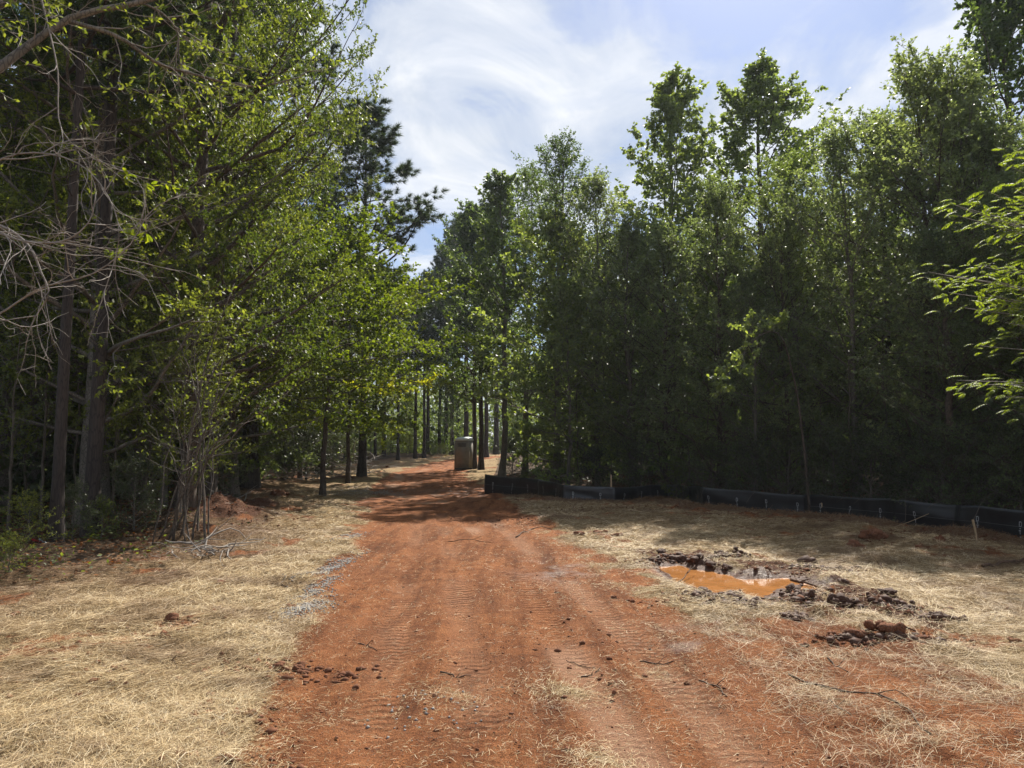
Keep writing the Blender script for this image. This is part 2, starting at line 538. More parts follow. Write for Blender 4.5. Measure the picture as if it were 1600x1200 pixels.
    thin = smooth(0.5, -0.5, poly_sd(x, y, THIN) + wob)
    st = st * (1 - thin * (0.60 + 0.30 * smooth(-.3, .4, fbm(x / .5, y / .5, 84, 4))))
    st = st * (1 - 0.85 * o['mud']) * smooth(-0.02, 0.1, psd)
    for px, py, rx, ry, n in GRAVEL[:5]:
        cx, cy = flat2(px, py)
        st = st * (1 - .8 * np.exp(-((x - cx) / rx) ** 2 - ((y - cy) / ry) ** 2))
    st = np.maximum(st, 1.5 * fm * (1 - o['road']))
    st = st * (1 - 0.75 * o['forest'])
    o['straw'] = np.clip(st, 0, 1)
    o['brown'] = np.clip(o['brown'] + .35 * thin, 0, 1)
    # height
    h = 0.62 * smooth(34, 78, y)
    off = 1 - o['road']
    h = h + off * (0.055 * fbm(x / 2.6, y / 2.6, 101, 3) + 0.055 * fbm(x / 0.55, y / 0.55, 103, 4) + 0.03 * fbm(x / 0.22, y / 0.22, 104, 2)) + 0.02 * off
    h = h + o['road'] * (0.03 * fbm(x / 1.7, y / 1.7, 105, 3) + 0.011 * fbm(x / 0.16, y / 0.16, 107, 3) - 0.02)
    h = h + far_mud * 0.10 * fbm(x / 1.1, y / 1.6, 109, 4)
    ruts = np.sin(x * 9 + 2 * fbm(x, y / 3, 31, 2))
    h = h - (0.05 * tr - 0.022 * np.exp(-((tr - .35) / .2) ** 2)) * o['road'] * (0.6 + 0.4 * fbm(x / 2, y / 2, 131, 2)) + 0.012 * ruts * far_mud
    h = h + 0.10 * fbm(x / 5, y / 5, 111, 2) * o['forest'] + 0.12 * o['forest_l'] + 0.05 * o['forest'] * fbm(x / 0.6, y / 0.6, 113, 3)
    h = h + hm * (1 + 0.5 * fbm(x / 0.3, y / 0.3, 115, 4)) + 0.15 * fm * (1 + 0.7 * fbm(x / 0.2, y / 0.2, 117, 3)) * 1.0
    h = h + o['mudz'] * (0.10 * np.maximum(fbm(x / 0.34, y / 0.26, 119, 3), -0.2) + 0.0)
    dep = smooth(0.32, -0.2, psd + 0.09 * fbm(x / 0.25, y / 0.25, 121, 3))
    h = h * (1 - dep) + (-0.095) * dep
    rim = np.exp(-((psd - 0.22) / 0.12) ** 2)
    h = h + 0.045 * rim * np.maximum(fbm(x / 0.3, y / 0.25, 123, 3), -0.1)
    edge = np.exp(-((rs + wob) / 0.22) ** 2) * (y < 14)
    h = h + 0.045 * edge * np.maximum(0, fbm(x / 0.45, y / 0.45, 125, 3) + 0.1)
    o['h'] = h
    return o


def hz(x, y):
    return float(fields(np.array([x]), np.array([y]))['h'][0])


# ------------------------------------------------------------------ ground material
def ground_material():
    m, N, L, out = new_mat('red_clay_and_straw')
    a = N('ShaderNodeAttribute', attribute_name='m1'); b = N('ShaderNodeAttribute', attribute_name='m2')
    s1 = N('ShaderNodeSeparateColor'); s2 = N('ShaderNodeSeparateColor')
    L(a.outputs['Color'], s1.inputs[0]); L(b.outputs['Color'], s2.inputs[0])
    straw, mud, forest = s1.outputs[0], s1.outputs[1], s1.outputs[2]
    pale, wet, brown = s2.outputs[0], s2.outputs[1], s2.outputs[2]
    tc = N('ShaderNodeTexCoord'); P = tc.outputs['Object']
    def noise(scale, det=6.0, ro=0.6, vec=None):
        n = N('ShaderNodeTexNoise', in_Scale=scale, in_Detail=det, in_Roughness=ro)
        L(vec or P, n.inputs['Vector'])
        return n.outputs[0]
    n_big, n_mid, n_fine, n_grit = noise(0.8, 5), noise(5, 6), noise(38, 6, 0.7), noise(160, 3, 0.7)
    clay = ramp(N, L, mathn(N, L, 'ADD', mathn(N, L, 'MULTIPLY', n_mid, 0.5), mathn(N, L, 'MULTIPLY', n_fine, 0.5)),
                [(0.32, (0.075, 0.027, 0.013)), (0.46, (0.245, 0.089, 0.033)), (0.68, (0.39, 0.163, 0.066))])
    clay = mixc(N, L, mathn(N, L, 'MULTIPLY', ramp(N, L, n_big, [(0.4, 0.0), (0.65, 1.0)]), 0.45), clay, (0.17, 0.07, 0.035))
    grit = ramp(N, L, n_grit, [(0.36, 0.25), (0.5, 1.0), (0.66, 1.6)])
    clay = mixc(N, L, 1.0, clay, grit, 'MULTIPLY')
    ms = N('ShaderNodeMapping'); ms.inputs['Scale'].default_value = (3.2, 0.35, 1); ms.inputs['Rotation'].default_value = (0, 0, R(-10)); L(P, ms.inputs[0])
    streak = noise(1.0, 5, 0.65, ms.outputs[0])
    clay = mixc(N, L, 1.0, clay, ramp(N, L, streak, [(0.32, (0.50, 0.44, 0.42)), (0.5, 1.0), (0.68, (1.22, 1.25, 1.28))]), 'MULTIPLY')
    vo = N('ShaderNodeTexVoronoi', in_Scale=55.0); L(P, vo.inputs['Vector'])
    vsep = N('ShaderNodeSeparateColor'); L(vo.outputs['Color'], vsep.inputs[0])
    fleck = mathn(N, L, 'MULTIPLY', ramp(N, L, vo.outputs['Distance'], [(0.0, 1.0), (0.32, 0.0)]), ramp(N, L, vsep.outputs[0], [(0.48, 0.0), (0.56, 1.0)]))
    fleckc = ramp(N, L, vsep.outputs[1], [(0.0, (0.40, 0.28, 0.16)), (0.5, (0.34, 0.29, 0.24)), (1.0, (0.07, 0.035, 0.02))], 'CONSTANT')
    clay = mixc(N, L, mathn(N, L, 'MULTIPLY', fleck, 0.8), clay, fleckc)
    clay = mixc(N, L, mathn(N, L, 'MULTIPLY', pale, 0.75), clay, (0.40, 0.235, 0.15))
    # straw thatch seen from afar, shade in its gaps painted dark
    mp = N('ShaderNodeMapping'); mp.inputs['Scale'].default_value = (1, 1, 1); mp.inputs['Rotation'].default_value = (0, 0, 0.5)
    L(P, mp.inputs[0])
    w1 = N('ShaderNodeTexWave', in_Scale=22.0, in_Distortion=14.0, in_Detail=3.0); w1.inputs['Detail Scale'].default_value = 2.2
    L(mp.outputs[0], w1.inputs['Vector'])
    w2 = N('ShaderNodeTexWave', in_Scale=18.0, in_Distortion=18.0, in_Detail=3.0, bands_direction='Y'); w2.inputs['Detail Scale'].default_value = 2.0
    L(P, w2.inputs['Vector'])
    sv = mathn(N, L, 'ADD', mathn(N, L, 'MULTIPLY', w1.outputs['Fac'], 0.3), mathn(N, L, 'ADD', mathn(N, L, 'MULTIPLY', w2.outputs['Fac'], 0.3), mathn(N, L, 'MULTIPLY', n_fine, 0.4)))
    strawc = ramp(N, L, sv, [(0.26, (0.07, 0.038, 0.019)), (0.47, (0.25, 0.165, 0.08)), (0.75, (0.54, 0.405, 0.22))])
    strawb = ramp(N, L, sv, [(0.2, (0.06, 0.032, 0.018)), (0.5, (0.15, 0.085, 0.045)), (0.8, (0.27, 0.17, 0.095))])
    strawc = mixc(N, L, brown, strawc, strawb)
    sm = mathn(N, L, 'ADD', straw, mathn(N, L, 'MULTIPLY', mathn(N, L, 'SUBTRACT', mathn(N, L, 'ADD', n_fine, n_mid), 1.0), 0.9))
    col = mixc(N, L, ramp(N, L, sm, [(0.35, 0.0), (0.6, 1.0)]), clay, strawc)
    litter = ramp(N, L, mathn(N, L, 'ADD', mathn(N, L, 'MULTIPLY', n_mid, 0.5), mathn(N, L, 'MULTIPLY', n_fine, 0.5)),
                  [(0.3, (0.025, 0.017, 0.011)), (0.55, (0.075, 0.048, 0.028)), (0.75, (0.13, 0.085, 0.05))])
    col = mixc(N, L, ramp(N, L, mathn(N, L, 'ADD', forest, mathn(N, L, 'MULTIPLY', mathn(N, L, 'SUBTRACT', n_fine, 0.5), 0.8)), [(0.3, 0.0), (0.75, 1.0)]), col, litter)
    mudc = ramp(N, L, n_fine, [(0.3, (0.045, 0.02, 0.012)), (0.7, (0.16, 0.072, 0.04))])
    col = mixc(N, L, ramp(N, L, mathn(N, L, 'ADD', mud, mathn(N, L, 'MULTIPLY', mathn(N, L, 'SUBTRACT', n_fine, 0.5), 0.7)), [(0.35, 0.0), (0.6, 1.0)]), col, mudc)
    wetm = mathn(N, L, 'MULTIPLY', wet, ramp(N, L, n_mid, [(0.4, 0.4), (0.6, 1.0)]))
    col = mixc(N, L, mathn(N, L, 'MULTIPLY', wetm, 0.6), col, (0.13, 0.055, 0.03))
    p = N('ShaderNodeBsdfPrincipled')
    L(col, p.inputs['Base Color'])
    L(ramp(N, L, wetm, [(0.0, 0.95), (0.5, 0.55), (1.0, 0.28)]), p.inputs['Roughness'])
    L(ramp(N, L, wetm, [(0.0, 0.12), (1.0, 0.5)]), p.inputs['Specular IOR Level'])
    hgt = mathn(N, L, 'ADD', mathn(N, L, 'MULTIPLY', n_fine, 1.0), mathn(N, L, 'ADD', mathn(N, L, 'MULTIPLY', n_grit, 0.3), mathn(N, L, 'MULTIPLY', fleck, 0.35)))
    tv = N('ShaderNodeAttribute', attribute_name='tread')
    ts = N('ShaderNodeSeparateColor'); L(tv.outputs['Color'], ts.inputs[0])
    ph = mathn(N, L, 'ADD', mathn(N, L, 'MULTIPLY', ts.outputs[1], 62.0), mathn(N, L, 'ADD', mathn(N, L, 'MULTIPLY', ts.outputs[2], 30.0), mathn(N, L, 'MULTIPLY', n_mid, 5.0)))
    tb = mathn(N, L, 'MULTIPLY', mathn(N, L, 'ADD', mathn(N, L, 'SINE', ph), 1.0), mathn(N, L, 'MULTIPLY', ts.outputs[0], ramp(N, L, n_big, [(0.42, 0.03), (0.62, 0.36)])))
    hgt = mathn(N, L, 'ADD', hgt, tb)
    bp = N('ShaderNodeBump', in_Strength=1.0, in_Distance=0.05)
    L(hgt, bp.inputs['Height']); L(bp.outputs[0], p.inputs['Normal'])
    L(p.outputs[0], out.inputs[0])
    return m


M['ground'] = ground_material()


def axis(lo, hi, step, out_lo, out_hi, g):
    core = np.arange(lo, hi + 1e-6, step)
    up, s, v = [], step, core[-1]
    while v < out_hi:
        s *= g; v += s; up.append(v)
    dn, s, v = [], step, core[0]
    while v > out_lo:
        s *= 1.12; v -= s; dn.append(v)
    return np.concatenate([dn[::-1], core, up])


def build_ground():
    xs = axis(-8, 9.0, 0.05, -320, 320, 1.13)
    ys1 = axis(2.4, 11.5, 0.045, -40, 42, 1.016)
    up, s, v = [], 0.38, ys1[-1]
    while v < 520:
        s *= 1.09; v += s; up.append(v)
    ys = np.concatenate([ys1, up])
    X, Y = np.meshgrid(xs, ys)
    f = fields(X.ravel(), Y.ravel())
    V = np.stack([X.ravel(), Y.ravel(), f['h']], 1)
    nx, ny = len(xs), len(ys)
    i = np.arange(ny - 1)[:, None] * nx + np.arange(nx - 1)[None]
    q = np.stack([i, i + 1, i + nx + 1, i + nx], -1).reshape(-1, 4)
    m1 = np.stack([f['straw'], f['mud'], f['forest'], np.ones(len(V))], 1)
    m2 = np.stack([f['pale'], f['wet'], f['brown'], np.ones(len(V))], 1)
    isroad = (f['rsd'][q].mean(1) < 0)
    for name, sel in (('ground', ~isroad), ('dirt_road', isroad)):
        qq = q[sel]
        used, inv = np.unique(qq, return_inverse=True)
        me = mesh_np(name, V[used], inv.reshape(-1, 4), None, M['ground'], True, {'m1': m1[used], 'm2': m2[used], 'tread': np.stack([f['track'], f['tarc'], f['tlat'], np.ones(len(V))], 1)[used]})
        tag(obj(name, me), kind='structure')


build_ground()

# puddle
def build_puddle():
    m, N, L, out = new_mat('muddy_water')
    tc = N('ShaderNodeTexCoord')
    no = N('ShaderNodeTexNoise', in_Scale=4.0, in_Detail=4.0); L(tc.outputs['Object'], no.inputs['Vector'])
    p = N('ShaderNodeBsdfPrincipled', in_Roughness=0.06)
    p.inputs['IOR'].default_value = 1.33
    L(ramp(N, L, no.outputs[0], [(0.35, (0.27, 0.115, 0.038)), (0.65, (0.36, 0.16, 0.055))]), p.inputs['Base Color'])
    n2 = N('ShaderNodeTexNoise', in_Scale=14.0, in_Detail=3.0); L(tc.outputs['Object'], n2.inputs['Vector'])
    bp = N('ShaderNodeBump', in_Strength=0.12, in_Distance=0.01); L(n2.outputs[0], bp.inputs['Height']); L(bp.outputs[0], p.inputs['Normal'])
    L(p.outputs[0], out.inputs[0])
    P = np.array(PUDDLE); c = P.mean(0)
    xs = np.linspace(P[:, 0].min() - 0.25, P[:, 0].max() + 0.25, 40); ys = np.linspace(P[:, 1].min() - 0.25, P[:, 1].max() + 0.25, 30)
    X, Y = np.meshgrid(xs, ys)
    sd = poly_sd(X.ravel(), Y.ravel(), PUDDLE)
    i = np.arange(29)[:, None] * 40 + np.arange(39)[None]
    q = np.stack([i, i + 1, i + 41, i + 40], -1).reshape(-1, 4)
    q = q[sd[q].min(1) < 0.1]
    used, inv = np.unique(q, return_inverse=True)
    V = np.stack([X.ravel(), Y.ravel(), np.full(X.size, WATER_Z)], 1)[used]
    tag(obj('puddle', mesh_np('puddle', V, inv.reshape(-1, 4), None, m, True)), kind='structure')


build_puddle()

# ------------------------------------------------------------------ straw, litter, small clods, gravel (nobody could count them)
def straw_mat():
    m, N, L, out = new_mat('dry_straw')
    geo = N('ShaderNodeNewGeometry')
    br = N('ShaderNodeAttribute', attribute_name='brown')
    c1 = ramp(N, L, geo.outputs['Random Per Island'], [(0, (0.10, 0.055, 0.027)), (0.2, (0.26, 0.165, 0.075)), (0.5, (0.49, 0.35, 0.17)), (0.82, (0.66, 0.51, 0.29)), (1, (0.80, 0.69, 0.48))])
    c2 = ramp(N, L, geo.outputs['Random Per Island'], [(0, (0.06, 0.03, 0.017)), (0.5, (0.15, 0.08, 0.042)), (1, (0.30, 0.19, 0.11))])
    p = N('ShaderNodeBsdfPrincipled', in_Roughness=0.6)
    p.inputs['Specular IOR Level'].default_value = 0.25
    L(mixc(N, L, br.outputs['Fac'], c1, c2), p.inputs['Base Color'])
    L(p.outputs[0], out.inputs[0])
    return m


M['straw'] = straw_mat()


def scatter(rg, n, dmin, dmax, amax=0.80):
    d = dmin * (dmax / dmin) ** rg.random(n)
    a = (rg.random(n) * 2 - 1) * amax
    return d * np.tan(a), d


def build_straw():
    rg = np.random.default_rng(5)
    x, y = scatter(rg, 760000, 2.6, 28, 0.68)
    f = fields(x, y)
    keep = rg.random(len(x)) < np.clip(f['straw'] * 0.95 + (0.05 + 0.09 * smooth(-.1, .4, fbm(x / .7, y / .7, 82, 3))) * f['road'] * (y < 16) * (f['psd'] > 0.1), 0, 1) * np.where(f['forest'] > 0.5, 0.5, 1)
    x, y = x[keep], y[keep]; h = f['h'][keep]; brown = f['brown'][keep]; road = f['road'][keep]
    n = len(x)
    ln = rg.uniform(0.05, 0.17, n) * np.where(road > 0.5, 0.42, 1)
    w = np.maximum(rg.uniform(0.00042, 0.001, n), y * 0.00016)
    az = 4.0 * fbm(x / 1.1, y / 1.1, 200, 2) + rg.normal(0, 1.25, n)
    el = np.abs(rg.normal(0, 0.16, n)) * np.where(rg.random(n) < 0.07, 3, 1) * (1 + 2 * smooth(.1, .4, f['fmound'][keep]))
    D = np.stack([np.cos(az) * np.cos(el), np.sin(az) * np.cos(el), np.sin(el)], 1)
    S = np.stack([-np.sin(az), np.cos(az), rg.normal(0, 0.5, n)], 1); S = nrm(S)
    C = np.stack([x, y, h + 0.045 * rg.random(n) ** 1.6 * np.where(road > 0.5, 0.3, 1)], 1)
    bend = rg.normal(0, 0.12, n)[:, None] * np.stack([-np.sin(az), np.cos(az), np.full(n, 0.5)], 1)
    p0 = C - D * ln[:, None] / 2; p2 = C + D * ln[:, None] / 2 + bend * ln[:, None]
    p1 = C + np.array([0, 0, 1]) * (ln * 0.05)[:, None]
    W = S * w[:, None]
    near = y < 4.6
    VV, QQ, BB, n0 = [], [], [], 0
    for sel, three in ((near, True), (~near, False)):
        m = int(sel.sum())
        st = [p0[sel] - W[sel], p0[sel] + W[sel]] + ([p1[sel] - W[sel], p1[sel] + W[sel]] if three else []) + [p2[sel] - W[sel] * .6, p2[sel] + W[sel] * .6]
        V = np.stack(st, 1); k = V.shape[1]
        b = np.arange(m)[:, None] * k + n0
        QQ += [b + np.array([j, j + 1, j + 3, j + 2]) for j in range(0, k - 2, 2)]
        VV.append(V.reshape(-1, 3)); n0 += m * k
        BB.append(np.repeat(np.clip(brown[sel] + rg.normal(0, .12, m), 0, 1), k))
    V, q, br = np.concatenate(VV), np.concatenate(QQ), np.concatenate(BB)
    me = mesh_np('straw', V, q, None, M['straw'], False, {'brown': br})
    tag(obj('straw', me), kind='stuff')
    return n


NSTRAW = build_straw()


def build_litter():
    rg = np.random.default_rng(8)
    x, y = scatter(rg, 60000, 5, 40, 0.8)
    f = fields(x, y)
    keep = rg.random(len(x)) < f['forest'] * 0.8
    x, y, h = x[keep], y[keep], f['h'][keep]
    n = len(x)
    V, q = leaf_quads(rg, np.stack([x, y, h + rg.uniform(0.01, 0.05, n)], 1), np.stack([rg.normal(0, 1, n), rg.normal(0, 1, n), rg.normal(0, .2, n)], 1),
                      np.stack([rg.normal(0, .4, n), rg.normal(0, .4, n), np.ones(n)], 1), np.maximum(rg.uniform(0.05, 0.1, n), y * 0.003), 0.5, False)
    tag(obj('leaf_litter', mesh_np('leaf_litter', V, q, None, M['leaf_brown'])), kind='stuff')


def leaf_quads(rg, P, D, Nn, ln, wr, hexa):
    D = nrm(D)
    B = nrm(np.cross(Nn, D)); Nn = np.cross(D, B)
    ln = ln[:, None]
    W = B * ln * wr / 2
    n = len(P)
    if not hexa:
        V = np.stack([P, P + D * ln * 0.5 + W + Nn * ln * 0.06, P + D * ln, P + D * ln * 0.5 - W + Nn * ln * 0.06], 1)
        q = np.arange(n)[:, None] * 4 + np.array([0, 1, 2, 3])
        return V.reshape(-1, 3), q
    f = Nn * ln * 0.09
    V = np.stack([P, P + D * ln * 0.32 + W * 0.75 + f, P + D * ln * 0.74 + W + f * 0.7, P + D * ln - Nn * ln * 0.08,
                  P + D * ln * 0.74 - W + f * 0.7, P + D * ln * 0.32 - W * 0.75 + f], 1)
    b = np.arange(n)[:, None] * 6
    q = np.concatenate([b + np.array([0, 1, 2, 3]), b + np.array([0, 3, 4, 5])])
    return V.reshape(-1, 3), q


build_litter()


def build_ground_cover():
    rg = np.random.default_rng(18)
    x, y = scatter(rg, 60000, 7.5, 22, 0.75)
    f = fields(x, y)
    patch = smooth(0.0, 0.35, fbm(x / 0.7, y / 0.7, 400, 3))
    keep = rg.random(len(x)) < patch * smooth(1.0, -0.6, f['le']) * 0.75
    x, y, h = x[keep], y[keep], f['h'][keep]
    n = len(x)
    V, q = leaf_quads(rg, np.stack([x, y, h + rg.uniform(0.02, 0.28, n) * patch[keep]], 1), rg.normal(0, 1, (n, 3)) * np.array([1, 1, .4]),
                      rg.normal(0, .4, (n, 3)) + np.array([0, 0, 1.0]), rg.uniform(0.04, 0.085, n), 0.55, False)
    tag(obj('ground_cover', mesh_np('ground_cover', V, q, None, M['leaf_oak'])), kind='stuff')


build_ground_cover()


def ico(sub):
    import bmesh
    bm = bmesh.new()
    bmesh.ops.create_icosphere(bm, subdivisions=sub, radius=1.0)
    V = np.array([v.co[:] for v in bm.verts]); T = np.array([[v.index for v in f.verts] for f in bm.faces])
    bm.free()
    return V, T


ICO0, ICO2 = ico(1), ico(3)
OCTA = (np.array([(1, 0, 0), (0, 1, 0), (-1, 0, 0), (0, -1, 0), (0, 0, 1), (0, 0, -1.0)]), np.array([(0, 1, 4), (1, 2, 4), (2, 3, 4), (3, 0, 4), (1, 0, 5), (2, 1, 5), (3, 2, 5), (0, 3, 5)]))


def noise3(V, seed, sc):
    return (fbm(V[:, 0] * sc + 3.1 * V[:, 2], V[:, 1] * sc - 2.3 * V[:, 2], seed, 4) + fbm(V[:, 1] * sc + 1.7 * V[:, 0], V[:, 2] * sc, seed + 5, 4)) * 0.5


def lumps(name, x, y, h, r, mat, rg, squash=0.7, sink=0.25, octa=False):
    V0, T0 = OCTA if octa else ICO0
    n = len(x)
    jit = 1 + rg.uniform(-0.5, 0.45, (n, len(V0))) if octa else 1 + rg.uniform(-0.35, 0.35, (n, len(V0)))
    sc = np.stack([rg.uniform(0.7, 1.3, n), rg.uniform(0.7, 1.3, n), squash * rg.uniform(0.7, 1.2, n)], 1) * r[:, None]
    V = V0[None] * jit[..., None] * sc[:, None, :]
    az = rg.uniform(0, 6.28, n)
    c, s = np.cos(az)[:, None], np.sin(az)[:, None]
    V = np.stack([V[..., 0] * c - V[..., 1] * s, V[..., 0] * s + V[..., 1] * c, V[..., 2]], -1)
    V = V + np.stack([x, y, h + r * squash * (1 - 2 * sink) * 0.6], 1)[:, None, :]
    T = (np.arange(n)[:, None, None] * len(V0) + T0[None]).reshape(-1, 3)
    tag(obj(name, mesh_np(name, V, None, T, mat)), kind='stuff')


def build_small_lumps():
    rg = np.random.default_rng(12)
    x, y = scatter(rg, 60000, 2.6, 30, 0.7)
    f = fields(x, y)
    k = rg.random(len(x)) < np.clip(0.16 * f['road'] * (0.4 + smooth(-0.1, 0.4, fbm(x / 0.6, y / 0.6, 300, 3))) + 0.8 * f['mud'] + 0.12 * f['mudz'] + 0.03 + 0.25 * f['brown'] * (f['fo'] < 2), 0, 1) * (f['psd'] > 0.02) * (f['forest'] < 0.5)
    x, y, h = x[k], y[k], f['h'][k]
    r = 0.004 + 0.007 * rg.random(len(x)) ** 2.5 * np.where(rg.random(len(x)) < 0.1, 2.6, 1) * (1 + 2.2 * f['mud'][k])
    r = np.maximum(r, y * 0.0004)
    lumps('clay_crumbs', x, y, h, r, M['clod'], rg, octa=True)
    bx, by, bw = [], [], []
    for (px, py, rx, ry, n) in [(440, 1045, .3, .14, 90), (380, 1120, .3, .25, 40), (345, 1195, .25, .12, 35), (1390, 1006, .45, .07, 110), (1080, 872, .4, .25, 120), (1130, 940, .5, .18, 120), (1280, 890, .35, .22, 70),
                                (1240, 935, .35, .14, 80), (1400, 960, .5, .2, 90), (345, 820, 1.0, 1.0, 160), (1370, 848, .4, .3, 60), (800, 812, .8, .5, 70), (1010, 797, 1.2, .3, 90), (1160, 806, 1.2, .25, 90), (1290, 818, 1.0, .2, 80), (1420, 834, .9, .18, 80), (1520, 846, .6, .15, 60), (900, 795, 1.2, .4, 60), (70, 1010, .8, .5, 40), (170, 1060, .6, .3, 40), (930, 1000, .25, 1.3, 22), (270, 985, .25, .2, 40), (1020, 880, .25, .2, 60)]:
        n = int(n * 2.2)
        cx, cy = flat2(px, py); t = rg.normal(0, .6, (n, 2))
        bx.append(cx + t[:, 0] * rx * 1.5); by.append(cy + t[:, 1] * ry * 1.4)
    bx, by = np.concatenate(bx), np.concatenate(by)
    f2 = fields(bx, by); ok = f2['psd'] > .03
    mx_, my_ = [], []
    for (px, py, rx, ry, n) in [(1075, 874, .45, .3, 170), (1035, 880, .25, .3, 80), (1120, 938, .35, .12, 120), (1170, 952, .4, .12, 120), (1235, 930, .3, .14, 110), (1290, 945, .45, .12, 130), (1280, 886, .4, .14, 110), (1390, 955, .35, .15, 100), (1465, 975, .2, .12, 60), (1140, 872, .3, .14, 60), (1240, 972, .12, .06, 40), (1345, 1004, .25, .05, 60), (1420, 1006, .3, .05, 70)]:
        cx, cy = flat2(px, py); t = rg.normal(0, .6, (n, 2))
        mx_.append(cx + t[:, 0] * rx); my_.append(cy + t[:, 1] * ry)
    mx_, my_ = np.concatenate(mx_), np.concatenate(my_)
    f3 = fields(mx_, my_); o3 = f3['psd'] > .02
    lumps('churned_mud', mx_[o3], my_[o3], f3['h'][o3], (.012 + .045 * rg.random(len(mx_)) ** 2.2)[o3], M['mud'], rg, .7, .3)
    lumps('broken_clay', bx[ok], by[ok], f2['h'][ok], (.007 + .036 * rg.random(len(bx)) ** 2.6)[ok], M['clod'], rg, .62, .3, True)
    xs, ys, rs = [], [], []
    for (px, py, rx, ry, n) in GRAVEL:
        cx, cy = flat2(px, py)
        n = int(n * 1.8)
        t = rg.normal(0, 0.55, (n, 2))
        xs.append(cx + t[:, 0] * rx + 0.16 * (t[:, 1] * ry)); ys.append(cy + t[:, 1] * ry)
    x = np.concatenate(xs); y = np.concatenate(ys)
    f = fields(x, y)
    lumps('gravel', x, y, f['h'], np.maximum(rg.uniform(0.006, 0.016, len(x)), y * .0007), M['gravel'], rg, 0.7, 0.2, octa=True)


build_small_lumps()


# ------------------------------------------------------------------ trees
def lerp_path(P, s):
    """P (n,k,3), s (n,m) -> points and tangents (n,m,3)"""
    n, k, _ = P.shape
    t = np.clip(s, 0, 1) * (k - 1)
    i = np.minimum(t.astype(int), k - 2)
    fr = (t - i)[..., None]
    ar = np.arange(n)[:, None]
    a, b = P[ar, i], P[ar, i + 1]
    return a + (b - a) * fr, nrm(b - a)


def grow(rg, start, dirs, Ln, k, wander, curl):
    """curved paths from start points; curl > 0 turns them upwards"""
    n = len(start)
    P = np.zeros((n, k, 3)); P[:, 0] = start
    d = dirs.copy()
    for j in range(1, k):
        d = nrm(d + rg.normal(0, wander, (n, 3)) + np.array([0, 0, 1]) * curl / k)
        P[:, j] = P[:, j - 1] + d * (Ln / (k - 1))[:, None]
    return P


def children_of(rg, P, Ln, m, s0, ang, l_fac, l_min, k, wander, curl, drop=0.1, rise=0.1):
    n = len(P)
    s = np.linspace(s0, 1.0, m)[None] + rg.uniform(-0.5, 0.5, (n, m)) * (1 - s0) / m
    s = np.clip(s, 0.03, 1.0)
    B, T = lerp_path(P, s)
    side = nrm(np.cross(T, np.array([0, 0, 1.0])) + rg.normal(0, 0.25, T.shape))
    sg = np.where((np.arange(m) % 2 == 0), 1.0, -1.0)[None, :, None]
    a = np.radians(rg.uniform(ang[0], ang[1], (n, m)))[..., None] * np.where(s > 0.97, 0.3, 1)[..., None]
    d = nrm(T * np.cos(a) + side * sg * np.sin(a) + np.array([0, 0, 1]) * rg.normal(rise, 0.3, (n, m))[..., None])
    l = np.maximum(l_fac * Ln[:, None] * (1 - 0.55 * s) * rg.uniform(0.7, 1.25, (n, m)), l_min * rg.uniform(0.7, 1.2, (n, m)))
    keep = rg.random(n * m) > drop
    B, d, l = B.reshape(-1, 3)[keep], d.reshape(-1, 3)[keep], l.ravel()[keep]
    return grow(rg, B, d, l, k, wander, curl), l


def foliage(rg, tw, per, size, wr, hexa, droop=0.2, up=0.7, s0=0.1):
    n = len(tw)
    s = rg.uniform(s0, 1.02, (n, per))
    B, T = lerp_path(tw, s)
    cnt = n * per
    D = T.reshape(-1, 3) * 0.5 + rg.normal(0, 0.6, (cnt, 3)) - np.array([0, 0, droop])
    Nn = rg.normal(0, 0.6, (cnt, 3)) + np.array([0, 0, up])
    ln = rg.uniform(0.65, 1.2, cnt) * size
    return leaf_quads(rg, B.reshape(-1, 3) + rg.normal(0, 0.012, (cnt, 3)), D, Nn, ln, wr, hexa)


def needles(rg, tw, tufts, per, ln, w):
    s = np.concatenate([np.full((len(tw), 1), 1.0), rg.uniform(0.35, 0.95, (len(tw), tufts - 1))], 1)
    B, T = lerp_path(tw, s)
    B = np.repeat(B.reshape(-1, 3), per, 0); T = np.repeat(T.reshape(-1, 3), per, 0)
    n = len(B)
    D = nrm(T * 0.75 + rg.normal(0, 0.55, (n, 3)) + np.array([0, 0, 0.12]))
    S = nrm(np.cross(D, rg.normal(0, 1, (n, 3)))) * w
    l = (ln * rg.uniform(0.75, 1.15, n))[:, None]
    V = np.stack([B - S, B + S, B + D * l], 1)
    return V.reshape(-1, 3), np.arange(n * 3).reshape(-1, 3)


PROF = {
    'oak': lambda t: np.interp(t, [0, .15, .5, .8, 1], [.75, 1, 1, .7, .25]),
    'gum': lambda t: np.interp(t, [0, .2, .55, .85, 1], [.8, 1, .95, .62, .22]),
    'slim': lambda t: np.interp(t, [0, .3, .6, .9, 1], [.5, .95, 1, .5, .2]),
    'pine': lambda t: np.interp(t, [0, .3, .7, 1], [.7, 1, .7, .2]),
    'fill': lambda t: np.interp(t, [0, .3, .7, 1], [.8, 1, .8, .2]),
    'shrub': lambda t: np.interp(t, [0, .5, 1], [.9, 1, .5]),
}


